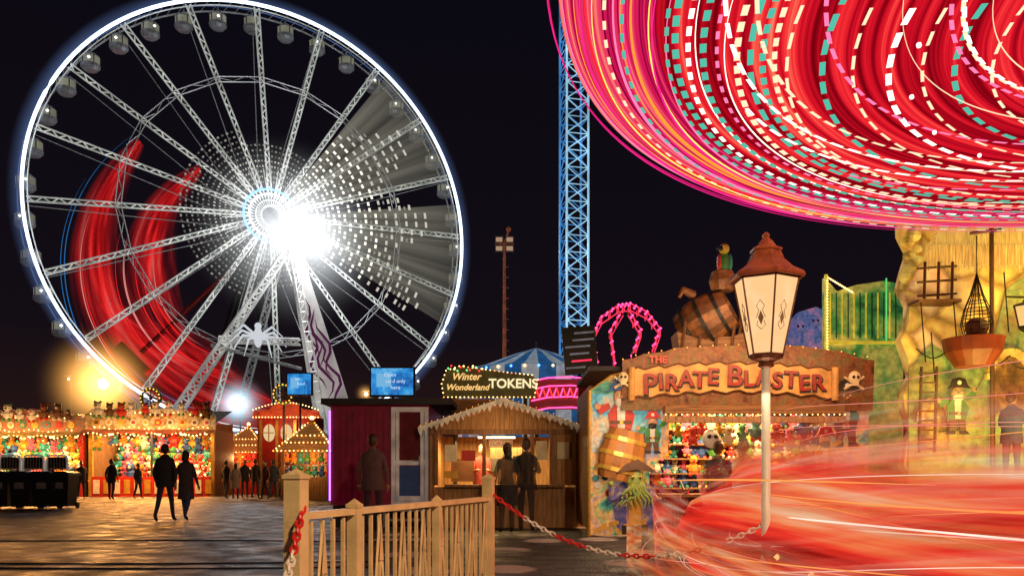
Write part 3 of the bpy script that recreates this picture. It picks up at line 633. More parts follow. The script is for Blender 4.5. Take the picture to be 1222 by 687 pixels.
# ---------------- people ----------------
SK=pbr('skin',(.45,.24,.16),.5,var=.1); HAIR=pbr('hair_dark',(.03,.018,.012),.6); SHOE=pbr('shoe_black',(.02,.02,.02),.4); EYEW=pbr('eye_white',(.7,.7,.7),.3,var=0); LIP=pbr('lips',(.35,.1,.08),.5)
def cloth(c,g=0):
    k='cloth_%d_%d_%d_%d'%(*[int(x*255) for x in c],int(g*10))
    return pbr(k,c,.85,var=.35,scale=9,bump=.3,ghost=g)
def person(name,x,y,h=1.75,yaw=0,coat=(.03,.03,.04),leg=(.03,.035,.06),hair=None,stride=.0,armf=0,longc=False,bag=False,z=0,hold=False,g=0):
    rt=root(name,(x,y,z),yaw); S=h/1.78; rt.scale=(S,S,S)
    hm=hair or HAIR; SK_=SK; SH_=SHOE
    if g: hm=pbr('hair_ghost',(.03,.018,.012),.6,ghost=g); SK_=pbr('skin_ghost',(.45,.24,.16),.5,ghost=g); SH_=pbr('shoe_ghost',(.02,.02,.02),.5,ghost=g)
    st=stride
    V=[(0,0,.95),(0,.01,1.12),(0,0,1.36),(0,0,1.49),(0,-.01,1.58)]; Rr=[(.13,.1),(.12,.09),(.15,.1),(.055,.055),(.05,.05)]
    E=[(0,1),(1,2),(2,3),(3,4)]
    hands=[]
    for sg,fw in ((-1,st),(1,-st)):
        b=len(V)
        V+= [(sg*.09,0,.9),(sg*.105,-fw*.45-.02*abs(st),.5),(sg*.11,-fw*.9+(.1 if fw<0 else 0),.09+(.05 if fw<0 else 0)),(sg*.12,-fw*.9-.14+(.1 if fw<0 else 0),.04)]
        Rr+=[(.09,.09),(.062,.062),(.042,.042),(.038,.03)]; E+=[(0,b),(b,b+1),(b+1,b+2),(b+2,b+3)]
        b=len(V); af=-fw*.5
        if hold: el=(sg*.25,-.08,1.15); wr=(sg*.14,-.3,1.18)
        else: el=(sg*.25,.04-af*.3+(-.1*armf),1.15); wr=(sg*.26,-.04-af*.9+(-.25*armf),.9+.2*armf)
        V+=[(sg*.16,0,1.42),el,wr]; Rr+=[(.07,.065),(.05,.05),(.033,.033)]; E+=[(2,b),(b,b+1),(b+1,b+2)]
        hands.append((sg,Vector(wr),(Vector(wr)-Vector(el)).normalized()))
    me=bpy.data.meshes.new('sk'); me.from_pydata(V,E,[]); ob=bpy.data.objects.new('sk',me); sc.collection.objects.link(ob)
    md=ob.modifiers.new('s','SKIN'); 
    for i,q in enumerate(me.skin_vertices[0].data): q.radius=Rr[i]; q.use_root=(i==0)
    sb=ob.modifiers.new('b','SUBSURF'); sb.levels=1; sb.render_levels=1
    dg=bpy.context.evaluated_depsgraph_get(); bm_=bpy.data.meshes.new_from_object(ob.evaluated_get(dg)); bpy.data.objects.remove(ob)
    bm_.materials.clear()
    for m_ in (cloth(coat,g),cloth(leg,g),SH_,SK_): bm_.materials.append(m_)
    for p_ in bm_.polygons:
        c=p_.center; p_.use_smooth=True
        p_.material_index=2 if c.z<.12 else (3 if c.z>1.5 else (1 if c.z<.93 and abs(c.x)<.2 else 0))
    bo=bpy.data.objects.new('body',bm_); sc.collection.objects.link(bo); bo.parent=rt
    mb=MB()
    hem=.55 if longc else .8
    mb.lathe((0,0,0),[(.19,hem),(.185,hem+.1),(.165,1.05),(.19,1.3),(.175,1.42),(.1,1.49),(.07,1.53),(.075,1.55)],cloth(coat,g),18,1.12,.74)
    mb.build('coat',rt,True)
    mb=MB()
    mb.ball((0,-.01,1.665),.1,SK_,.78,.95,1.15,14,10); mb.ball((0,.02,1.69),.108,hm,.82,.95,1.08,14,10)
    if longc: mb.ball((0,.06,1.6),.1,hm,.85,.6,1.3)
    mb.ball((0,-.105,1.655),.018,SK_,.8,1.1,1.3,6,5)
    for sg in (-1,1):
        mb.ball((sg*.032,-.092,1.675),.012,EYEW,n=6,k=5); mb.ball((sg*.032,-.102,1.675),.006,BLACKP,n=5,k=4); mb.ball((sg*.08,0,1.66),.022,SK_,.4,.7,1.2,6,5)
    mb.ball((0,-.095,1.615),.02,LIP,1.2,.5,.35,8,5)
    for sg,wr,dr in hands:
        mb.path([wr-dr*.01,wr+dr*.03,wr+dr*.085],[.026,.034,.03],SK_,8)
        for f_ in range(4):
            o_=Vector((0,-.027+f_*.018,0)); ln=(.06,.072,.066,.05)[f_]
            a=wr+dr*.08+o_; b=a+dr*ln*.55; c=b+dr*ln*.4+Vector((-sg*.02,0,0)); mb.path([a,b,c],[.0095,.0085,.006],SK_,5)
        a=wr+dr*.03+Vector((0,-.028,0)); mb.path([a,a+dr*.03+Vector((-sg*.005,-.02,0)),a+dr*.055+Vector((-sg*.01,-.022,0))],[.011,.01,.007],SK_,5)
    mb.build('head_and_hands',rt,True)
    return rt
PI=math.pi
person('person',GX(197,19.5),19.5,1.8,PI,(.03,.03,.04),(.05,.05,.1),stride=.22)
person('person',GX(222,20.0),20.0,1.66,PI-.1,(.08,.06,.07),(.06,.09,.3),stride=-.2,longc=True)
for a,d,hh,yw,ct,lc in ((270,38,1.72,2.6,(.02,.02,.03),False),(281,37,1.6,3.5,(.35,.3,.28),True),(292,39,1.78,.4,(.03,.03,.05),False),(305,38,1.8,2.9,(.04,.03,.03),False),(316,37,1.7,-.5,(.1,.03,.03),True),(326,38.5,1.76,3.3,(.02,.03,.05),False),(336,40,1.7,2,(.15,.13,.12),False),
    (133,36,1.75,3.0,(.02,.025,.05),False),(97,37,1.7,.6,(.06,.05,.06),False),(60,37,1.66,2.9,(.12,.04,.04),True),(165,38,1.6,1.2,(.04,.05,.09),False),(22,38,1.75,2.5,(.05,.05,.05),False)):
    person('person',GX(a,d),d,hh,yw,ct,(.03,.035,.07),stride=U(-.12,.12),longc=lc)
person('person',GX(445,15.2),15.2,1.82,PI,(.16,.1,.11),(.03,.03,.05),stride=.1,g=.4)
person('person',GX(605,15.6),15.6,1.68,PI+.3,(.02,.02,.025),(.02,.02,.03),longc=True,g=.5)
person('person',GX(628,16.2),16.2,1.78,PI-.2,(.03,.02,.02),(.02,.02,.03),hold=True,g=.4)
person('person',GX(857,12.9),12.9,1.6,PI-.3,(.05,.04,.04),(.03,.03,.05),stride=.15,g=.5)
person('person',GX(888,13.2),13.2,1.65,.4,(.12,.06,.03),(.03,.03,.05),stride=.1,longc=True,g=.5)
person('person',GX(1207,17),17,1.85,PI/2+.6,(.04,.04,.12),(.03,.03,.06),hold=True,z=.9)
# ---------------- container kiosk ----------------
ck=root('portable_cabin',(GX(395,17.7),17.7,0)); mb=MB()
mb.box(1.03,1.5,1.51,2.07,3,2.12,MAROON); mb.box(1.03,1.5,.22,2.0,2.9,.44,BLACKP)
for k in range(9): mb.box(.1+k*.13,-.012,1.5,.03,.024,1.9,MAROON)
mb.box(1.2,1.5,2.63,2.75,3.3,.1,ROOFD); mb.box(1.2,-.17,2.63,2.75,.02,.13,DARK)
mb.box(-.02,-.03,1.5,.03,.03,1.9,PURP)
mb.build('cabin_shell',ck)
mb=MB(); WD_=pbr('upvc_white',(.72,.72,.72),.3,em=(1,.9,.85),es=.05)
x0,x1=1.28,2.06
mb.box((x0+x1)/2,-.03,2.47,x1-x0,.06,.1,WD_); mb.box((x0+x1)/2,-.03,.5,x1-x0,.06,.08,WD_)
for x in (x0+.04,x1-.04): mb.box(x,-.031,1.48,.08,.06,1.95,WD_)
mb.box((x0+x1)/2,-.025,1.35,.62,.05,.1,WD_); mb.box((x0+x1)/2,-.01,1.9,.62,.02,1.0,pbr('door_glass_red',(.16,.03,.04),.15)); mb.box((x0+x1)/2,-.012,.92,.6,.03,.72,BLUEP)
for x in (x0+.13,x1-.13): mb.box(x,-.04,1.48,.07,.05,1.9,WD_)
mb.box((x0+x1)/2,-.04,.6,.6,.05,.1,WD_); mb.tube((x1-.2,-.1,1.4),(x1-.3,-.1,1.4),.015,STEEL); mb.box(x1-.18,-.07,1.4,.04,.03,.2,STEEL)
mb.build('door',ck)
mb=MB(); mb.box(1.65,-.25,.36,.9,.45,.04,STEEL); mb.box(1.65,-.55,.18,.9,.3,.04,STEEL)
for x in (1.22,2.08): mb.box(x,-.35,.18,.04,.6,.3,STEEL)
mb.build('steps',ck)
def screen(a,b,w_,h_,d,txt,cols):
    s=root('led_screen',(GX(a,d),d,0)); mb=MB(); z=GZ(b,d); mb.box(0,.15,z,w_+.12,.25,h_+.12,BLACKP); mb.box(0,.01,z,w_,.02,h_,painted('screen_video_blue',[(.01,.1,.4),(.03,.3,.75),(.2,.6,.9)],1.2,em=.9))
    mb.box(-w_*.2,-.002,z+h_*.05,w_*.35,.004,h_*.5,emis('screen_cyan',(.2,.5,.8),.9))
    mb.tube((0,.2,0),(0,.2,z),.05,DARK)
    mb.build('screen_panel',s)
    SW=emis('screen_text_white',(.7,.85,1),.9)
    for k,t in enumerate(txt): text(t,h_*.2,(w_*(.08 if k else -.05),-.01,z+h_*(.25-.24*k)),SW,s,'screen_text',.003)
screen(468,455,1.5,.95,30,['Open','card only','here'],WARM); screen(357,458,1.2,1.05,43,['bar','food'],WHT)
# ---------------- token hut ----------------
K=.0175; th=root('token_hut',(GX(512,17.5),17.5,0)); W_=3.17
LW=planks('hut_light_wood',(.3,.15,.05),(.55,.3,.12),10,'X')
mb=MB(); D_=2.6
mb.box(.06,D_/2,1.0,.1,D_,2.0,LW); mb.box(W_-.06,D_/2,1.0,.1,D_,2.0,LW); mb.box(W_/2,D_-.05,1.0,W_-.24,.1,2.0,LW)
mb.box(W_/2,0,.42,W_-.24,.1,.84,LW); mb.box(W_/2,-.08,.87,W_-.7,.3,.05,WOOD)
for x in (.15,1.15,2.15,2.55,3.02): mb.box(x,0,1.43,.08,.1,1.1,WOOD)
mb.box(2.8,.01,1.43,.42,.05,1.1,LW); mb.box(W_/2,0,1.99,W_-.02,.12,.1,WOOD)
mb.poly([(0,2.04),(W_,2.04),(1.54,2.52)],-.03,.08,LW); mb.box(W_/2,D_/2,.04,W_-.3,D_-.2,.06,WOOD)
mb.build('walls',th)
mb=MB()
for (xa,za,xb,zb) in ((-.2,2.02,1.56,2.6),(1.52,2.6,3.35,2.0)):
    dx,dz=xb-xa,zb-za; ln=math.hypot(dx,dz); nx,nz=-dz/ln*.07,dx/ln*.07
    mb.poly([(xa,za),(xb,zb),(xb+nx,zb+nz),(xa+nx,za+nz)],-.25,D_+.4,WOODH)
SN=pbr('icicle_trim',(.7,.68,.58),.6,var=.4,scale=9,em=(1,.85,.55),es=.07)
for (xa,za,xb,zb) in ((-.2,2.03,1.55,2.63),(1.55,2.63,3.35,2.01)):
    n_=16; top=[];bot=[]
    for k in range(n_+1):
        t=k/n_; top.append((xa+(xb-xa)*t,za+(zb-za)*t+.05))
    for k in range(n_*2+1):
        t=k/(n_*2); x=xa+(xb-xa)*t; z=za+(zb-za)*t; bot.append((x,z-.02-(U(.05,.15) if k%2 else 0)))
    mb.poly(top+bot[::-1],-.29,.035,SN)
for k in range(30):
    t=k/29; x=-.15+3.45*t; z=(2.07+(2.66-2.07)*(x+.2)/1.75) if x<1.55 else 2.66-.62*(x-1.55)/1.8
    mb.bulb((x,-.32,z+.03+U(-.02,.02)),.009,WARMD)
mb.build('roof',th)
mb=MB(); PAP=pbr('paper',(.8,.75,.55),.8); 
for (x,z,w_,h2,mt) in ((.45,1.55,.25,.35,PAP),(.82,1.5,.3,.22,REDP),(1.5,1.75,.5,.14,PAP),(1.85,1.35,.2,.28,TEALP),(2.35,1.6,.22,.4,PAP),(1.38,1.3,.2,.28,PAP),(.45,1.1,.3,.15,GOLD),(2.8,1.6,.25,.35,PAP),(1.65,1.5,.15,.2,GREENP)): mb.box(x,.06 if x<2 else -.04,z,w_,.01,h2,mt)
mb.box(.65,1.0,1.2,.5,.3,.5,BROWNP); mb.box(1.6,1.2,1.3,.7,.3,.8,WOOD)
mb.box(1.4,.6,1.9,.8,.08,.04,emis('strip_tube',(1,.7,.3),5)); mb.build('notices',th)
text('TOKENS',.13,(1.5,.05,1.75),REDP,th,'hatch_text')
light('AREA',(1.4,1.0,1.88),170,(1,.66,.25),th,(1.6,1),rot=(0,0,0))
light('POINT',(1.4,-.7,1.9),12,(1,.6,.25),th,.1)
person('person',GX(575,18.6),18.6,1.65,.1,(.35,.05,.04),(.03,.03,.05),hold=True,z=.1)
# ---------------- token sign ----------------
ts=root('token_sign',(GX(585,19),19,0)); mb=MB(); zc=GZ(458,19)
SB=pbr('sign_board_olive',(.06,.06,.02),.5,em=(.6,.4,.05),es=.035)
out=[(-1.05,zc-.3),(1.0,zc-.3),(1.08,zc+.1),(.95,zc+.2),(.3,zc+.27),(-.2,zc+.34),(-.7,zc+.4),(-1.0,zc+.3),(-1.1,zc)]
mb.poly(out,0,.12,SB)
for i in range(len(out)):
    a=out[i];b=out[(i+1)%len(out)]; L2=math.dist(a,b); n_=max(1,int(L2/.09))
    for k in range(n_): t=k/n_; mb.bulb((a[0]+(b[0]-a[0])*t,-.03,a[1]+(b[1]-a[1])*t),.017,WARM if R()<.7 else WARMD)
for x in (-.8,.8): mb.tube((x,.1,0),(x,.1,zc),.05,DARK)
mb.box(-.2,.3,zc-.48,1.4,.5,.3,WOODH)
for k in range(12): mb.bulb((-.95+k*.07,-.03,zc+.35+.06*math.sin(k*1.7)),.025,(GRNL,REDL,WARM)[k%3])
mb.build('board',ts)
text('TOKENS',.29,(.52,-.02,zc),emis('text_cream',(1,.82,.45),1.1),ts,'lettering_tokens',.02,.006)
LT=emis('text_gold',(1,.6,.2),1.1)
text('Winter',.22,(-.55,-.02,zc+.16),LT,ts,'lettering_winter',.015,.003,shear=.3); text('Wonderland',.19,(-.52,-.02,zc-.08),LT,ts,'lettering_wonderland',.015,.003,shear=.3)
# ---------------- striped tent, pink neon ----------------
st_=root('striped_tent',(GX(640,31),31,0)); mb=MB(); SBL=pbr('canvas_blue',(.03,.15,.45),.7,em=(.05,.3,.8),es=.2); SWH=pbr('canvas_white',(.7,.7,.7),.7,em=(.6,.75,.9),es=.25)
mb.lathe((0,0,0),[(.1,5.75),(.9,5.5),(2.2,5.0),(3,4.8),(3,4.4)],[SBL,SWH],32); mb.lathe((0,0,0),[(2.9,4.5),(2.9,0)],[SBL,SWH],32); mb.tube((0,0,5.7),(0,0,6.0),.03,STEEL)
for k in range(40): a=2*PI*k/40; mb.bulb((3.02*math.cos(a),3.02*math.sin(a),4.75),.05,WARM if k%2 else BLUEL)
mb.build('canopy',st_)
pn=root('neon_zigzag_sign',(GX(668,22),22,0)); mb=MB()
z0,z1=GZ(488,22),GZ(452,22)
for zz in (z0,z0+.28,z1-.22,z1): mb.path([(-.75,0,zz-.06),(-.3,-.02,zz+.03),(.3,-.02,zz+.05),(.8,0,zz)],.018,PINKL,5)
for k in range(9): 
    x=-.72+k*.18; mb.tube((x,-.03,z0+.3),(x+.09,-.03,z1-.24),.016,PINKL,5); mb.tube((x+.09,-.03,z1-.24),(x+.18,-.03,z0+.3),.016,REDL,5)
mb.box(0,.08,(z0+z1)/2,1.6,.08,z1-z0,MAROON)
for x in (-.6,.6): mb.tube((x,.15,0),(x,.15,z0),.06,DARK)
mb.build('neon',pn)
spd=root('spider_ride_arches',(GX(750,26),26,0)); mb=MB()
def q(a,b): return ((a-750)*.026,0,GZ(b,26))
arms=[[(713,432),(708,398),(718,378),(738,364),(752,362),(772,372),(788,392),(778,420)],[(735,432),(730,392),(745,366)],[(758,420),(768,390),(752,364)]]
NP=emis('neon_rose',(1,.04,.1),1.2)
for k,am in enumerate(arms):
    for dy in (0,.35):
        pts=[Vector(q(*p_))+Vector((0,dy+k*.25,0)) for p_ in am]
        if dy==0: mb.path(pts,.025,NP,5)
        else: mb.path(pts,.03,MAROON,5)
        if dy==0: mb.path([p_+Vector((0,0,-.22)) for p_ in pts],.02,NP,5)
        for i in range(len(pts)-1):
            for t in (0,.33,.66): mb.bulb(pts[i].lerp(pts[i+1],t)+Vector((0,-.05,0)),.045,PINKL)
            for t in (0,.5):
                a_=pts[i].lerp(pts[i+1],t); mb.tube(a_,a_+Vector((0,0,-.22)),.015,NP,4)
for p_ in ((713,432),(778,420),(735,432),(758,420)): a=q(*p_); mb.tube((a[0],.3,0),(a[0],.3,a[2]),.07,DARK)
mb.build('arches',spd)
ib=root('information_board',(GX(692,24),24,0)); mb=MB(); zc=GZ(418,24); mb.box(0,0,zc,.95,.12,1.35,BLACKP,ry=-.08)
BT=pbr('board_text',(.3,.3,.3),.5,em=(.7,.7,.9),es=.12)
for k in range(6): mb.box(U(-.08,.08)-.02*k+.05,-.07,zc+.5-k*.2,U(.5,.75),.02,.05,(NP if k==4 else BT),ry=-.08)
mb.tube((0,.1,0),(0,.1,zc),.06,DARK); mb.build('board',ib)
# ---------------- pirate shooting stall ----------------
K=.015; ps=root('pirate_shooting_stall',(GX(703,15),15,0))
def X_(a): return (a-703)*K
def Z_(b): return EYE+(566-b)*K
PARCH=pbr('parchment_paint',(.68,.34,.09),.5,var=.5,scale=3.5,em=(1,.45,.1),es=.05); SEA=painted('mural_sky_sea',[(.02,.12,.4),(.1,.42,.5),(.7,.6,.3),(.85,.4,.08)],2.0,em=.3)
MUR=painted('mural_paint',[(.02,.15,.16),(.1,.38,.22),(.7,.36,.08),(.85,.55,.15),(.5,.1,.03),(.1,.25,.5)],2.0,em=.28)  # both mural paints emit, so they look lit by themselves
OUT=pbr('outline_black',(.015,.01,.01),.5)
mb=MB()
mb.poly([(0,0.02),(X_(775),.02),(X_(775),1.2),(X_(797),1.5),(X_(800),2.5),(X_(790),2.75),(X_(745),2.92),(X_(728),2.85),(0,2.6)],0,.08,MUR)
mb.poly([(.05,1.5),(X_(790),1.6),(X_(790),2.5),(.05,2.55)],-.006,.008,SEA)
mb.path([(0,-.02,0),(0,-.02,2.6),(X_(728),-.02,2.85),(X_(745),-.02,2.92)],.03,GOLD,6)
mb.box(X_(870),2.9,1.5,4.95,.1,3.0,MAROON); mb.box(2.5,1.5,3.0,5.0,3.0,.08,ROOFD); mb.box(4.98,1.5,1.5,.08,2.9,3.0,WOODH); mb.box(.04,1.5,1.4,.06,2.8,2.6,WOODH)
mb.box(2.9,.2,.35,3.2,.5,.7,WOOD); mb.box(2.9,.1,.73,3.3,.8,.05,WOODH)
mb.build('shell',ps)
mb=MB()
WB=painted('sign_wood_painted',[(.05,.02,.01),(.22,.07,.02),(.36,.16,.04),(.14,.12,.04)],3)
edge=[(X_(740),Z_(490)),(X_(1038),Z_(490))]
for k in range(25):
    t=k/24; edge.append((X_(1040)+(X_(742)-X_(1040))*t,Z_(432)+.3*math.sin(PI*t)**.7+U(-.03,.03)))
mb.poly(edge,-.12,.08,WB)
top=[];bot=[]
for k in range(31):
    t=k/30; x=X_(752)+t*(X_(992)-X_(752)); zc_=Z_(460)+.12*math.sin(math.pi*t); top.append((x,zc_+.27+.03*math.sin(k*2.1))); bot.append((x,zc_-.24+.03*math.sin(k*1.7)))
mb.poly(top+bot[::-1],-.15,.028,PARCH)
for x in (X_(752),X_(992)): mb.path([(x,-.18,Z_(460)-.28),(x,-.18,Z_(460)+.3)],.06,PARCH,10)
mb.path([(p[0],-.16,p[1]) for p in top],.014,BROWNP,5); mb.path([(p[0],-.16,p[1]) for p in bot],.014,BROWNP,5)
for (a_,b_,s3) in ((1015,452,.8),(742,452,.7)):
    mb.ball((X_(a_),-.18,Z_(b_)),.14*s3,CREAM,1,.5,1.1); mb.box(X_(a_),-.2,Z_(b_)-.13*s3,.13*s3,.06,.1*s3,CREAM)
    for q_ in (-1,1): mb.ball((X_(a_)+q_*.05*s3,-.24,Z_(b_)+.01),.035*s3,OUT,n=6,k=5); mb.tube((X_(a_)-q_*.22*s3,-.15,Z_(b_)-.25*s3),(X_(a_)+q_*.22*s3,-.15,Z_(b_)+.02),.025,CREAM,5)
mb.box(X_(895),-.2,Z_(490),X_(1000)-X_(790),.25,.14,WOODH); mb.box(X_(895),-.35,Z_(502),X_(1000)-X_(790),.02,.12,WOOD,rx=-.4)
for k in range(34): mb.bulb((X_(790)+k*.095,-.36,Z_(496)),.014,WARM)
for k in range(0,40,2): t=k/39; mb.bulb((X_(742)+t*(X_(1038)-X_(742)),-.16,Z_(430)+.26*math.sin(math.pi*t)**.7),.014,WARMD)
mb.build('sign_board',ps)
RT=pbr('letters_red',(.3,.012,.01),.4,var=.4); s='PIRATE BLASTER'
wd={'I':.55,' ':.55,'T':.9,'A':1.05}
tot=sum(wd.get(c,1) for c in s); x=X_(765); span=X_(980)-X_(765); acc=0
for i,c in enumerate(s):
    w_=wd.get(c,1); xc=x+span*(acc+w_/2)/tot; acc+=w_; t=(xc-x)/span
    if c==' ': continue
    big=1.3 if c in 'PB' else 1
    zz=Z_(461)+.13*math.sin(math.pi*t)+(.02 if i%2 else -.02); ry_=U(-.07,.07)
    text(c,.4*big,(xc+.014,-.17,zz-.014),OUT,ps,'letter_shadow',.008,.018,ry=ry_); text(c,.4*big,(xc,-.19,zz+.005),RT,ps,'letter',.012,.008,ry=ry_)
text('THE',.17,(X_(783),-.19,Z_(431)),REDP,ps,'letter_the',.01,.006)
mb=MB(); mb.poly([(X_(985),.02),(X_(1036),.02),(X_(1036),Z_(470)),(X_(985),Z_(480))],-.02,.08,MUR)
def pirate(mb,x,z,s,coat,hat,beard,y=-.03):
    P=lambda *p:[(x+a*s,z+b*s) for a,b in p]
    mb.poly(P((-.32,-.1),(-.38,.35),(-.2,.62),(.2,.62),(.4,.3),(.3,-.1)),y,.03,coat); mb.poly(P((-.1,-.08),(-.12,.6),(.12,.6),(.1,-.08)),y-.012,.01,WHITEP)
    mb.box(x,y-.02,z+.1*s,.6*s,.02,.09*s,BROWNP); mb.box(x,y-.035,z+.1*s,.1*s,.02,.11*s,GOLD)
    mb.poly(P((-.3,.5),(-.62,.3),(-.7,.52),(-.55,.6),(-.35,.45+.2)),y-.012,.01,coat); mb.disc(x-.68*s,z+.56*s,.09*s,y-.02,.02,SKINP)
    mb.poly(P((.3,.55),(.66,.7),(.62,.9),(.48,.88),(.25,.66)),y-.012,.01,coat); mb.disc(x+.6*s,z+.95*s,.09*s,y-.02,.02,SKINP)
    mb.tube((x+.6*s,y-.05,z+.9*s),(x+.85*s,y-.05,z+1.4*s),.02*s,STEEL,4)
    mb.ball((x,y,z+.82*s),.23*s,SKINP,1,.4,1.05,12,8); mb.ball((x,y-.04*s,z+.68*s),.2*s,beard,1,.4,.8,10,6); mb.ball((x,y-.1*s,z+.82*s),.05*s,SKINP)
    for q_ in (-1,1): mb.ball((x+q_*.09*s,y-.085*s,z+.88*s),.045*s,WHITEP,n=6,k=5); mb.ball((x+q_*.09*s,y-.12*s,z+.88*s),.02*s,OUT,n=5,k=4)
    mb.poly(P((-.42,.98),(-.3,1.1),(-.22,1.32),(0,1.38),(.22,1.32),(.3,1.1),(.42,.98),(.1,1.03),(-.1,1.03)),y-.11*s,.04,hat)
    mb.disc(x,z+1.18*s,.08*s,y-.12*s,.012,WHITEP,8)
    for q_ in (-1,1): mb.poly(P((q_*.02,-.1),(q_*.28,-.1),(q_*.3,-.5),(q_*.1,-.5)),y,.025,BROWNP); mb.poly(P((q_*.08,-.5),(q_*.32,-.5),(q_*.42,-.62),(q_*.08,-.62)),y-.01,.03,OUT)
pirate(mb,X_(741),Z_(508),.62,REDP,BLUEP,WHITEP); pirate(mb,X_(1008),Z_(508),.6,TEALP,OUT,BROWNP,-.06); pirate(mb,X_(983),Z_(550),.45,GOLD,REDP,OUT,-.06); pirate(mb,X_(778),Z_(525),.38,GREENP,REDP,OUT,-.05)
bx,bz=X_(741),Z_(543)
mb.M=Matrix.Translation((bx,-.1,bz))@Matrix.Rotation(.25,4,'Y')@Matrix.Scale(.45,4,(0,1,0))@Matrix.Scale(1.25,4)
mb.lathe((0,0,0),[(0,-.36),(.24,-.36),(.31,-.15),(.33,0),(.31,.15),(.24,.36),(0,.36)],[pbr('barrel_wood',(.55,.22,.05),.5),pbr('barrel_wood2',(.4,.15,.03),.5)],16)
for zz,r_ in ((-.22,.3),(.0,.335),(.22,.3)): mb.lathe((0,0,0),[(r_,zz-.03),(r_+.015,zz-.03),(r_+.015,zz+.03),(r_,zz+.03)],GOLD,16)
mb.M=None
SQ=pbr('tentacle_green',(.16,.36,.12),.4,col2=(.42,.4,.07),scale=12); c0=Vector((X_(757),-.14,Z_(572)))
COT=painted('captain_coat',[(.02,.05,.2),(.1,.1,.35),(.3,.08,.05),(.5,.3,.05)],5,em=.1)
mb.poly([(c0.x-.3,.1),(c0.x-.4,.6),(c0.x-.36,.85),(c0.x-.2,.98),(c0.x+.2,.98),(c0.x+.38,.82),(c0.x+.38,.6),(c0.x+.3,.1)],-.05,.04,COT)
mb.poly([(c0.x-.1,.12),(c0.x-.12,.8),(c0.x+.12,.8),(c0.x+.1,.12)],-.07,.02,GOLD)
for q_ in (-1,1): mb.box(c0.x+q_*.13,-.07,.12,.2,.06,.16,OUT)
mb.ball(c0,.18,SQ,1,.6,1.15); mb.poly([(c0.x-.36,c0.z+.12),(c0.x-.2,c0.z+.27),(c0.x+.02,c0.z+.36),(c0.x+.2,c0.z+.25),(c0.x+.36,c0.z+.12),(c0.x,c0.z+.18)],-.3,.05,BROWNP)
for q_ in (-1,1): mb.ball(c0+Vector((q_*.065,-.11,.04)),.035,GOLD,n=6,k=5); mb.ball(c0+Vector((q_*.065,-.145,.04)),.016,OUT,n=6,k=5)
for k in range(9):
    t=-1+2*k/8; pts=[c0+Vector((t*.11,-.06,-.06))]
    for j in range(1,8): pts.append(c0+Vector((t*(.11+.035*j)+.03*math.sin(j*1.6+k),-.08,-.08-.06*j)))
    mb.path(pts,[.036,.034,.03,.026,.022,.017,.012,.005],SQ,6)
for q_ in (-1,1): mb.path([c0+Vector((q_*.25,0,-.25)),c0+Vector((q_*.45,-.03,-.36)),c0+Vector((q_*.44,-.05,-.12))],[.07,.06,.045],COT,6); mb.ball(c0+Vector((q_*.44,-.05,-.07)),.055,SQ)
for k in range(18): mb.disc(U(.06,1.0),U(.08,.25),.04,-.06-.002*k,.01,GOLD,8)
for k in range(5): mb.disc(U(.1,.35),U(.4,1.2),.06,-.03-.002*k,.01,(REDP,GOLD,TEALP,WHITEP,GREENP)[k],10)
mb.build('mural_figures',ps)
mb=MB(); cols=[REDP,GOLD,TEALP,GREENP,WHITEP,BLUEP,pbr('plush_pink',(.7,.15,.3),.9),pbr('plush_orange',(.75,.25,.04),.9)]
def plush(mb,x,y,z,s,m1,m2):
    mb.ball((x,y,z),.1*s,m1,1,.8,1.1,7,5); mb.ball((x,y-.02*s,z+.15*s),.08*s,m1,n=7,k=5)
    for q_ in (-1,1): mb.ball((x+q_*.06*s,y,z+.22*s),.03*s,m2,n=5,k=4); mb.ball((x+q_*.1*s,y-.03*s,z+.03*s),.035*s,m1,n=5,k=4); mb.ball((x+q_*.06*s,y-.06*s,z-.1*s),.04*s,m2,n=5,k=4)
    mb.ball((x,y-.08*s,z+.14*s),.03*s,m2,n=5,k=4)
for r_ in range(5):
    z=.95+r_*.3; mb.box(2.9,2.35,z-.13,3.2,.4,.03,WOOD)
    for k in range(17): plush(mb,1.4+k*.19+U(-.05,.05),2.3+U(-.1,.1),z+U(-.03,.03),U(.7,1.3),random.choice(cols),random.choice(cols))
for k in range(13): plush(mb,1.45+k*.25+U(-.08,.08),.55,1.9+U(-.18,.1),U(.8,1.5),random.choice(cols),random.choice(cols))
for k in range(5): mb.tube((1.7+k*.6,-.1,.78),(1.75+k*.6,.6,.98),.025,OUT,6); mb.box(1.7+k*.6,-.15,.8,.04,.25,.08,BROWNP)
mb.ball((X_(850),.1,1.75),.16,WHITEP,1,.8,1.1)
for q_ in (-1,1): mb.ball((X_(850)+q_*.06,-.03,1.78),.04,OUT,n=6,k=5)
for k in range(30): mb.bulb((1.4+k*.11,.35,2.1+U(-.03,.03)),.02,WARM)
mb.build('prizes',ps)
light('AREA',(2.9,1.2,2.5),310,(1,.6,.22),ps,(2.8,1.4)); light('AREA',(2.6,-1.6,3.3),70,(1,.6,.28),ps,(4,.3),rot=(math.radians(60),0,0))
light('POINT',(.6,-1.3,1.7),50,(1,.78,.5),ps,.2)  # unseen light without a fixture, added to brighten the mural
mb=MB(); BW1=pbr('barrel_top_wood',(.32,.14,.05),.5,var=.6,scale=7); 
bx=X_(852); mb.M=Matrix.Translation((bx,.6,Z_(376)))@Matrix.Rotation(math.radians(62),4,'Y')@Matrix.Rotation(.4,4,'X')
mb.lathe((0,0,0),[(0,-.5),(.36,-.5),(.47,-.2),(.5,0),(.47,.2),(.36,.5),(.3,.5),(.3,.42),(0,.42)],[BW1,pbr('barrel_wood3',(.2,.08,.03),.5,var=.6,scale=7),BROWNP],21)
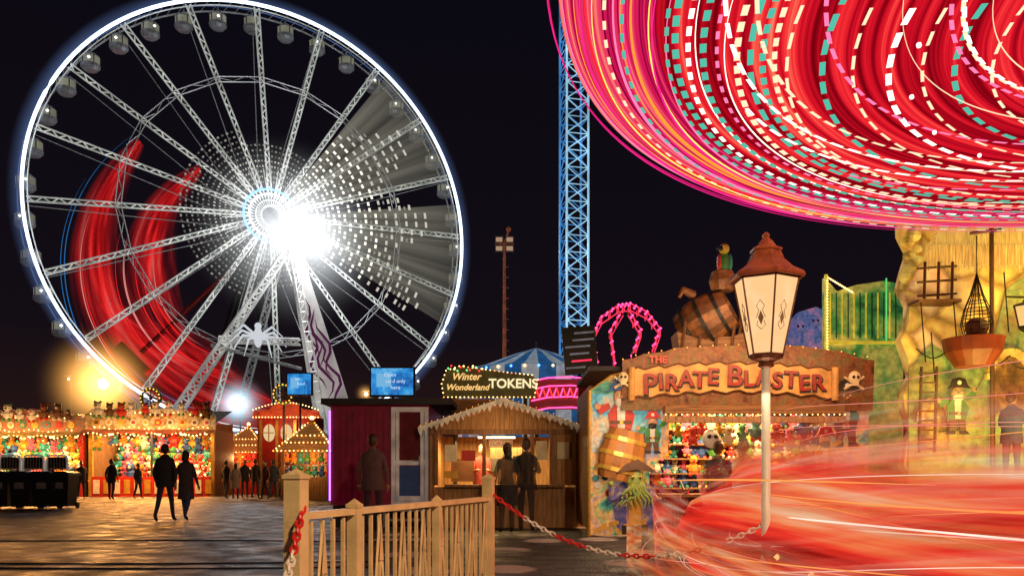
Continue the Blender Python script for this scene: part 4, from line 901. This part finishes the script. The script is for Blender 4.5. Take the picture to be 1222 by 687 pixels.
for zz,r_ in ((-.32,.44),(.32,.44),(0,.505)): mb.lathe((0,0,0),[(r_,zz-.03),(r_+.02,zz-.03),(r_+.02,zz+.03),(r_,zz+.03)],DARK,18)
mb.M=Matrix.Translation((X_(872),.6,Z_(327)))
mb.lathe((0,0,0),[(0,-.18),(.2,-.18),(.25,0),(.2,.18),(0,.18)],BW1,12)
mb.M=None
mb.poly([(X_(815),Z_(415)),(X_(905),Z_(415)),(X_(915),Z_(385)),(X_(880),Z_(398)),(X_(835),Z_(400)),(X_(812),Z_(392))],.3,.6,WOODH)
for k in range(5): mb.tube((X_(818)+k*.3,.28,Z_(412)),(X_(822)+k*.3,.28,Z_(380)),.03,BROWNP)
mb.path([(X_(835),.5,Z_(345)),(X_(820),.4,Z_(340)),(X_(815),.3,Z_(350))],[.08,.06,.03],BW1,6)
mb.tube((X_(891),.5,Z_(415)),(X_(895),.5,Z_(330)),.03,BROWNP)
px,pz=X_(873),Z_(305)
mb.ball((px,.5,pz),.14,GREENP,.8,.8,1.5); mb.ball((px-.02,.45,pz+.24),.1,pbr('parrot_head',(.6,.5,.05),.5)); mb.path([(px-.08,.4,pz+.24),(px-.16,.36,pz+.22),(px-.15,.36,pz+.14)],[.05,.035,.01],OUT,6)
mb.path([(px+.04,.6,pz-.1),(px+.1,.7,pz-.35)],[.07,.03],REDP,6); mb.ball((px+.1,.5,pz),.12,TEALP,.4,.8,1.4); mb.ball((px-.1,.5,pz),.12,REDP,.35,.8,1.4)
mb.ball((px-.055,.37,pz+.27),.02,WHITEP,n=6,k=5)
mb.build('roof_statues',ps,False)
light('POINT',(X_(860),-.8,Z_(370)),34,(1,.65,.35),ps,.1)
# ---------------- green lit facade behind ----------------
ga=root('funhouse_facade',(GX(1030,24),24,0)); mb=MB()
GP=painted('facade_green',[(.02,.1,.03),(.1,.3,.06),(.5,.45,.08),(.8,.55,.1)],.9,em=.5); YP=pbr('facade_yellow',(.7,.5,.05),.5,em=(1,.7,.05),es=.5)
zt=GZ(335,24); zb=GZ(410,24)
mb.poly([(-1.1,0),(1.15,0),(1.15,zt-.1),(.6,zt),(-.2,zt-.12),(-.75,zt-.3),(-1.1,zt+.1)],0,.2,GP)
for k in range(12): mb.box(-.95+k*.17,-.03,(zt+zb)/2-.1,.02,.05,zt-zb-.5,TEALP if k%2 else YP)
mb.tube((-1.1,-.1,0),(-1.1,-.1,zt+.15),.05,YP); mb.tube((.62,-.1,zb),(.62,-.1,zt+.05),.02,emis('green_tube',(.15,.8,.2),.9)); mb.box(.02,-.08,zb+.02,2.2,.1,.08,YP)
for k in range(24): mb.bulb((-1.1,-.2,zb-.2+k*.085),.03,WARM)
for k in range(16): mb.bulb((-1.1+k*.05,-.1,zt+.1-k*.03),.03,WARM)
mb.build('panels',ga)
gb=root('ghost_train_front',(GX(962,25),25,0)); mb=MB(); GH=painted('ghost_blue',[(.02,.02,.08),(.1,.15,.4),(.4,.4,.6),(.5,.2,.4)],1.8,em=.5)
mb.poly([(-.7,0),(.65,0),(.65,GZ(372,25)),(.3,GZ(366,25)),(-.2,GZ(372,25)),(-.6,GZ(390,25))],0,.3,GH)
for (x,z) in ((-.2,GZ(392,25)),(.25,GZ(385,25))):
    mb.ball((x,-.05,z),.2,GH,.8,.3,1.1)
    for q_ in (-1,1): mb.ball((x+q_*.07,-.1,z+.05),.04,OUT,n=6,k=5)
mb.build('painted_front',gb)
# ---------------- castle ride ----------------
K=.018; cs_=root('castle_ride_building',(GX(1077,18),18,0))
def X2(a): return (a-1077)*K
def Z2(b): return EYE+(566-b)*K
CST=stones('castle_stone',[(.75,.42,.05),(.9,.6,.12),(.6,.42,.08),(.85,.5,.2)],1.5,em=.45); THA=planks('thatch',(.6,.33,.06),(.95,.65,.16),22,'X',em=.5); GST=painted('castle_green',[(.06,.12,.06),(.25,.32,.08),(.75,.55,.1),(.4,.22,.06)],1.2,em=.35); ARCH=painted('arch_dark',[(.05,.03,.01),(.25,.12,.03),(.6,.35,.06)],1.5,em=.3)  # emission in these paints stands in for yellow light on the walls
mb=MB(); Wd=5.5
lf=[(0,0),(Wd,0),(Wd,7.6)]
for k in range(20): lf.append((.15+.12*math.sin(k*1.9)-.006*(20-k),7.4-k*.38))
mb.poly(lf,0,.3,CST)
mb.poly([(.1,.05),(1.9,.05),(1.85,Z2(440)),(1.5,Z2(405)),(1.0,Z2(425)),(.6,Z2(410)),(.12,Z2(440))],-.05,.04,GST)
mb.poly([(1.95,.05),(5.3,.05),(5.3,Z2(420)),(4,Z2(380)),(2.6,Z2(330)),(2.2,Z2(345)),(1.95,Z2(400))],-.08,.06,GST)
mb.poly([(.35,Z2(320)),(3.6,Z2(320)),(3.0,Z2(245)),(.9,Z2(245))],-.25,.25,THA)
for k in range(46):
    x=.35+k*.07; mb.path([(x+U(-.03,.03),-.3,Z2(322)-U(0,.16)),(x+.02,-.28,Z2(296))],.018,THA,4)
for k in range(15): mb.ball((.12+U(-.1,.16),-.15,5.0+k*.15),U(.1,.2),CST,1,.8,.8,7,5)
for (a,b,r_) in ((1200,450,22),(1112,500,17)):
    mb.disc(X2(a),Z2(b),r_*K,-.12,.02,ARCH,20,1,1.2); mb.box(X2(a),-.125,Z2(b)-r_*K,r_*K*2,.02,r_*K*2,ARCH)
    for k in range(11):
        t=math.pi*k/10; mb.box(X2(a)+r_*K*1.1*math.cos(t),-.14,Z2(b)+r_*K*1.3*math.sin(t),.15,.14,.13,CST,ry=-t)
mb.box(1.7+1.9,1.7,3.7,3.8,2.6,7.4,BROWNP)
mb.build('walls',cs_)
mb=MB(); y=-.4
for a in (1092,1108,1124): mb.tube((X2(a),y,Z2(362)),(X2(a)+.02,y,Z2(318)),.03,BROWNP)
for b in (326,342,358): mb.tube((X2(1084),y,Z2(b)),(X2(1130),y,Z2(b-3)),.025,BROWNP)
mb.box(X2(1108),-.25,Z2(364),.9,.5,.06,WOODH)
mb.tube((X2(1166),-.6,0),(X2(1164),-.6,Z2(250)),.045,BROWNP); mb.tube((X2(1140),-.6,Z2(288)),(X2(1175),-.6,Z2(284)),.035,BROWNP)
for a in (1086,1104): mb.tube((X2(a),y,Z2(540)),(X2(a)+.05,y,Z2(440)),.03,BROWNP)
for k in range(9): b=536-k*11; mb.tube((X2(1086),y,Z2(b)),(X2(1106),y,Z2(b)),.022,BROWNP)
for a,b in ((1088,365),(1126,362),(1100,400),(1185,330)): mb.tube((X2(a),y,Z2(b)),(X2(a)+.1,y,Z2(b+70)),.014,OUT,5)
for k in range(4): mb.path([(X2(1080+k*35)+j*.1,-.5,Z2(420+k*4)-.2*math.sin(PI*j/7)) for j in range(8)],.014,OUT,4)
nx,nz=X2(1144),Z2(385)
for k in range(10):
    a=2*math.pi*k/10; pts=[(nx,-.7,Z2(292)),(nx,-.7,Z2(335))]
    for (rr,dz) in ((.12,.45),(.24,.15),(.3,-.15),(.24,-.38),(.0,-.5)): pts.append((nx+rr*math.cos(a),-.7+rr*math.sin(a),nz+dz))
    mb.path(pts,.012,OUT,4)
for (rr,dz) in ((.12,.45),(.18,.3),(.24,.15),(.28,0),(.3,-.15),(.24,-.38)): mb.path([(nx+rr*math.cos(2*math.pi*k/14),-.7+rr*math.sin(2*math.pi*k/14),nz+dz) for k in range(14)],.01,OUT,4,True)
mb.ball((nx,-.7,nz-.22),.23,BROWNP,1,1,.9)
mb.lathe((X2(1143),-.6,Z2(425)),[(0,-.32),(.35,-.3),(.55,.0),(.6,.28),(.56,.28),(.5,.05),(0,.0)],pbr('bucket_red',(.3,.05,.02),.5),18)
for k in range(5): mb.tube((X2(1143),-.6,Z2(425)),(X2(1143)+.4*math.cos(k),-.6+.4*math.sin(k),Z2(408)),.015,ROPE,4)
mb.build('rigging',cs_)
mb=MB(); lx,lz=X2(1198),Z2(383); y=-.8
mb.tube((lx,y,lz+.34),(lx,-.1,lz+.5),.025,OUT); mb.lathe((lx,y,lz),[(0,.33),(.06,.3),(.1,.24),(.28,.18),(.26,.15)],OUT,6); mb.lathe((lx,y,lz),[(.24,.15),(.15,-.25)],emis('old_lantern_glass',(1,.6,.2),1.0),6); mb.lathe((lx,y,lz),[(.16,-.25),(.17,-.3),(.05,-.38),(0,-.42)],OUT,6)
for k in range(6): a=2*math.pi*k/6; mb.tube((lx+.25*math.cos(a),y+.25*math.sin(a),lz+.16),(lx+.16*math.cos(a),y+.16*math.sin(a),lz-.26),.014,OUT,4)
pirate(mb,X2(1134),Z2(498),.6,GREENP,OUT,WHITEP,-.3)
mb.build('lantern_and_figures',cs_)
light('AREA',(1.8,-2.6,1.2),210,(1,.7,.15),cs_,(3,.5),rot=(math.radians(125),0,0)); light('POINT',(.7,-1.3,2.6),26,(.6,1,.2),cs_,.2); light('POINT',(2.2,-1.4,4.8),110,(1,.72,.2),cs_,.2)
# ---------------- left game stalls ----------------
def stall(x,y,w_,h_,seed,rz=0,trim=REDP):
    random.seed(seed); s=root('game_stall',(x,y,0),rz); mb=MB(); D=3.5
    mb.box(0,D,h_*.4,w_,.1,h_*.8,WOOD)
    for sx in (-1,1): mb.box(sx*w_/2,D/2,h_*.35,.1,D,h_*.7,WOOD); mb.box(sx*(w_/2),-.05,h_*.36,.18,.18,h_*.72,trim)
    mb.box(0,0,.5,w_-.2,.5,1.0,REDP)
    for k in range(int(w_/.5)): mb.box(-w_/2+.35+k*.5,-.27,.5,.3,.03,.7,GOLD if k%2 else WHITEP)
    zf=h_*.7
    n_=int(w_/.6)
    pts=[(-w_/2-.2,zf),(w_/2+.2,zf)]; cr=[]
    for k in range(n_*4+1): t=k/(n_*4); cr.append((w_/2+.2-(w_+.4)*t,h_*.84+.2*abs(math.sin(math.pi*t*n_))+.3*math.sin(math.pi*t)))
    mb.poly(pts+cr,-.35,.15,painted('fascia_%d'%(seed%3),([(.12,.03,.01),(.4,.12,.03),(.6,.35,.1),(.1,.15,.1)],[(.05,.08,.04),(.35,.2,.05),(.5,.12,.04),(.6,.5,.3)],[(.1,.04,.02),(.5,.3,.08),(.12,.2,.15)])[seed%3],3,em=.2))
    mb.add([(-w_/2-.2,-.3,zf+.3),(w_/2+.2,-.3,zf+.3),(w_/2,D,h_*.95),(-w_/2,D,h_*.95)],[(0,1,2,3)],ROOFD)
    mb.add([(-w_/2-.2,-.36,zf),(w_/2+.2,-.36,zf),(w_/2+.2,-1.0,zf-.25),(-w_/2-.2,-1.0,zf-.25)],[(0,1,2,3)],pbr('awning_%d'%(seed%2),((.5,.08,.04),(.5,.35,.1))[seed%2],.7,var=.7,scale=3,em=(1,.4,.1),es=.1))
    bl=[WARM,WARM,WARM,WARMD,REDL,GRNL]
    for z_,y_,st,br_ in ((zf-.28,-1.02,.2,.05),(zf+.05,-.4,.24,.045),(h_*.86,-.4,.27,.05)):
        for k in range(int(w_/st)): mb.bulb((-w_/2+k*st+.1+U(-.03,.03),y_,z_+.07*math.sin(k*.9)),br_*U(.7,1.15),WARM if R()<.75 else random.choice(bl))
    for k in range(n_): 
        x_=-w_/2+.4+k*.6; mb.disc(x_,zf+.34,.17,-.39,.02,random.choice([WHITEP,GOLD,REDP,TEALP,WHITEP])); mb.disc(x_,zf+.34,.09,-.41,.02,random.choice([BROWNP,GOLD,REDP]))
        plush(mb,x_+U(-.1,.1),-.45,h_*.84+U(.05,.25),U(1.6,2.6),random.choice([WHITEP,REDP,WHITEP,BROWNP]),random.choice([REDP,WHITEP,BROWNP,GREENP]))
    for r_ in range(4):
        for k in range(int(w_/.38)): plush(mb,-w_/2+.35+k*.38+U(-.08,.08),D-.4-.3*(3-r_),1.15+r_*.5+U(-.05,.05),U(1.3,2.7),random.choice(cols),random.choice(cols))
    for k in range(int(w_/.34)): 
        if R()<.8: plush(mb,-w_/2+.3+k*.34+U(-.1,.1),-.1,zf-.6+U(-.35,.05),U(1.3,2.6),random.choice(cols),random.choice(cols))
    for k in range(int(w_*6)): mb.bulb((U(-w_/2,w_/2),U(.3,D-.3),U(1.0,zf)),U(.03,.08),random.choice(bl))
    for k in range(int(w_/1.2)): mb.ball((-w_/2+.6+k*1.2,.8,zf-.1),.16,WARM,n=8,k=6)
    mb.build('stall_body',s)
    light('AREA',(0,1.2,zf-.05),560*w_/5,(1,.56,.18),s,(w_*.8,1.5)); light('AREA',(0,-1.6,zf-.3),130,(1,.5,.16),s,(w_*.8,.3),rot=(math.radians(50),0,0))
    light('AREA',(0,-2.2,h_*.7),80,(1,.5,.18),s,(w_*.8,.3),rot=(math.radians(90),0,0))
    light('AREA',(0,-1.4,zf-.1),1100,(1,.4,.09),s,(w_*.8,.4),rot=(math.radians(-55),0,0))
    return s
stall(-24.6,42,6.2,4.6,3); stall(-18.1,42.2,6.0,4.8,4,.05,GOLD)
stall(-31.3,41.5,6,4.7,5,-.05)
stall(GX(250,52),52,3.2,4.2,8,-.1)
def kiosk(name,a,d,w_,h_,wallm,roofm):
    s=root(name,(GX(a,d),d,0)); mb=MB(); 
    for sx in (-1,1):
        for sy in (0,1): mb.box(sx*w_/2*.9,w_*sy,h_*.3,.14,.14,h_*.6,wallm)
    mb.box(0,0,.5,w_*.9,.15,1,wallm); mb.box(0,w_,h_*.3,w_*.9,.1,h_*.6,wallm)
    c=w_/2; z=h_*.58; mb.add([(-w_*.6,-w_*.1,z),(w_*.6,-w_*.1,z),(w_*.6,w_*1.1,z),(-w_*.6,w_*1.1,z),(-.15,c-.1,h_*.93),(.15,c-.1,h_*.93),(.15,c+.1,h_*.93),(-.15,c+.1,h_*.93)],[(0,1,5,4),(1,2,6,5),(2,3,7,6),(3,0,4,7)],roofm)
    mb.path([(0,c,h_*.92),(0,c,h_*1.02)],[.14,.03],GOLD,6); mb.ball((0,c,h_*1.0),.1,WARM)
    for (p_,q_) in (((-w_*.6,-w_*.1,z),(-.15,c-.1,h_*.93)),((w_*.6,-w_*.1,z),(.15,c-.1,h_*.93)),((-w_*.6,-w_*.12,z),(w_*.6,-w_*.12,z)),((-w_*.45,0,z+h_*.1),(w_*.45,0,z+h_*.1)),((-w_*.3,w_*.2,z+h_*.19),(w_*.3,w_*.2,z+h_*.19))):
        p_=Vector(p_);q_=Vector(q_); n_=int((q_-p_).length/.17)
        for k in range(n_+1): mb.bulb(p_.lerp(q_,k/n_)+Vector((0,-.05,.03)),.038,WARM if k%3 else WARMD)
    for k in range(int(w_/.3)): plush(mb,-w_*.4+k*.3,.3,1.15,1.5,random.choice(cols),random.choice(cols)); plush(mb,-w_*.4+k*.3,.2,z-.35,1.4,random.choice(cols),random.choice(cols))
    mb.build('kiosk_body',s); light('POINT',(0,c,z-.2),120,(1,.55,.2),s,.3); light('POINT',(0,-.8,z-.3),80,(1,.5,.16),s,.2)
RFW=planks('kiosk_roof',(.25,.1,.03),(.5,.22,.06),9,'Z',em=.25)
kiosk('market_kiosk',365,36,2.2,3.6,WOOD,RFW); kiosk('market_kiosk',288,47,2.6,4.0,REDP,RFW); kiosk('market_kiosk',248,46,2.2,3.5,WOOD,RFW)
rb=root('red_show_booth',(GX(342,46),46,0)); mb=MB(); zt=GZ(488,46)
mb.box(0,1,zt/2-.2,3.2,2,zt-.4,REDP); mb.poly([(-1.9,zt-.5),(1.9,zt-.5),(1.75,zt-.1),(.9,zt),(.5,zt+.35),(0,zt+.5),(-.5,zt+.35),(-.9,zt),(-1.75,zt-.1)],-.1,.2,pbr('booth_red_lit',(.5,.05,.02),.5,var=.7,em=(1,.12,.03),es=.25))
for x in (-1.4,-.5,.5,1.4): mb.box(x,-.1,zt/2-.3,.15,.12,zt-.6,GOLD)
for x in (-.95,0,.95): mb.disc(x,zt-1.3,.32,-.05,.04,emis('booth_window',(1,.7,.35),.8),14,1,1.5); mb.box(x,-.1,zt-1.3,.05,.06,.9,GOLD); mb.box(x,-.11,zt-1.3,.6,.06,.05,GOLD)
for k in range(22): mb.bulb((-1.8+k*.17,-.15,zt-.45),.04,WARM); mb.bulb((-1.8+k*.17,-.15,zt-.05+.4*math.sin(math.pi*k/21)),.04,WARM)
mb.build('booth_body',rb); light('POINT',(0,-1.5,zt-1),90,(1,.5,.25),rb,.3)
for (a,b,d) in ((180,475,44),(338,470,45)):
    wr_=root('lit_wreath',(GX(a,d),d,0)); mb=MB(); z=GZ(b,d); mb.path([(.5*math.cos(2*PI*k/16),0,z+.5*math.sin(2*PI*k/16)) for k in range(16)],.1,GREENP,6,True)
    for k in range(16): mb.bulb((.5*math.cos(2*PI*k/16),-.12,z+.5*math.sin(2*PI*k/16)),.05,WARMD)
    for k in range(4): mb.tube((.5*math.cos(PI*k/4),0,z+.5*math.sin(PI*k/4)),(-.5*math.cos(PI*k/4),0,z-.5*math.sin(PI*k/4)),.03,BROWNP)
    mb.tube((0,.1,0),(0,.1,z-.5),.06,DARK); mb.build('wreath',wr_)
for (a,b,d,cl_,en,r_,ms,mr) in ((123,458,50,(1,.45,.1),3500,.3,12,4.0),(285,482,55,(.6,.85,1),500,.28,6,2.4),(82,452,60,(1,.6,.3),60,.07,0,0),(437,470,60,(1,.5,.15),200,.12,3,1)):
    s=root('distant_lamp_post',(GX(a,d),d,0)); mb=MB(); z=GZ(b,d); mb.path([(0,.3,0),(0,.3,z)],[.07,.05],DARK,6); mb.box(0,.1,z+.2,.5,.4,.08,DARK)
    mb.ball((0,0,z),r_,emis('lampglow_%d'%a,cl_ if a!=123 else (1,.75,.35),20),1.0,.7,1.0,10,7); mb.build('lamp_column',s); light('POINT',(0,-.6,z),en,cl_,s,.3)
    if ms: glow_halo(s,(0,-.3,z),mr,cl_,ms,'lamp_glare_halo')  # emissive halo imitating glare around the lamp
for k,a in enumerate((4,30,56,76)):
    d=27+(.3 if k==3 else 0); s=root('wheelie_bin',(GX(a,d),d,0),U(-.1,.1)); mb=MB()
    mb.add([(-.26,-.3,.08),(.26,-.3,.08),(.26,.3,.08),(-.26,.3,.08),(-.33,-.38,1.08),(.33,-.38,1.08),(.33,.36,1.08),(-.33,.36,1.08)],[(0,1,5,4),(1,2,6,5),(2,3,7,6),(3,0,4,7),(0,3,2,1)],BLACKP)
    mb.poly([(-.36,1.08),(.36,1.08),(.34,1.16),(.2,1.21),(-.2,1.21),(-.34,1.16)],-.42,.86,pbr('bin_lid_blue',(.02,.03,.08),.35)); mb.tube((-.3,.42,1.1),(.3,.42,1.1),.025,BLACKP)
    for x in (-.3,.3): mb.M=Matrix.Translation((x,.3,.1))@Matrix.Rotation(PI/2,4,'Y'); mb.lathe((0,0,0),[(0,-.03),(.1,-.03),(.1,.03),(0,.03)],BLACKP,12); mb.M=None
    mb.box(0,-.36,.75,.3,.01,.2,pbr('bin_label',(.3,.3,.35),.6)); mb.build('bin_body',s)
for a in (12,40,68):
    d=28.5; s=root('hooped_barrier',(GX(a,d),d,0)); mb=MB(); 
    pts=[(-.36,0,0),(-.36,0,1.55)]+[(-.36+.12*(1-math.cos(t)),0,1.55+.2*math.sin(t)) for t in (.5,1,1.5)]+[(.36-.12*(1-math.cos(t)),0,1.55+.2*math.sin(t)) for t in (1.5,1,.5)]+[(.36,0,1.55),(.36,0,0)]
    mb.path(pts,.035,pbr('barrier_white',(.8,.8,.78),.5,em=(1,.9,.8),es=.12),6); mb.box(0,.02,1.5,.66,.02,.4,DARK)
    for k in range(7): mb.tube((-.3+k*.1,0,.2),(-.3+k*.1,0,1.7),.012,STEEL,4)
    mb.tube((-.36,0,.2),(.36,0,.2),.02,STEEL); mb.tube((-.36,0,1.3),(.36,0,1.3),.02,WHITEP); mb.build('barrier',s)
random.seed(11)
cb=root('cable_covers'); mb=MB()
for y0,sl_ in ((9.6,.03),(10.1,.035),(14,-.02)):
    pts=[(-13+i*.6,y0+.1*math.sin(i*.5+y0)+i*sl_*.6,.004) for i in range(20)]; mb.path(pts,.014,BLACKP,5)
mb.build('cables',cb)
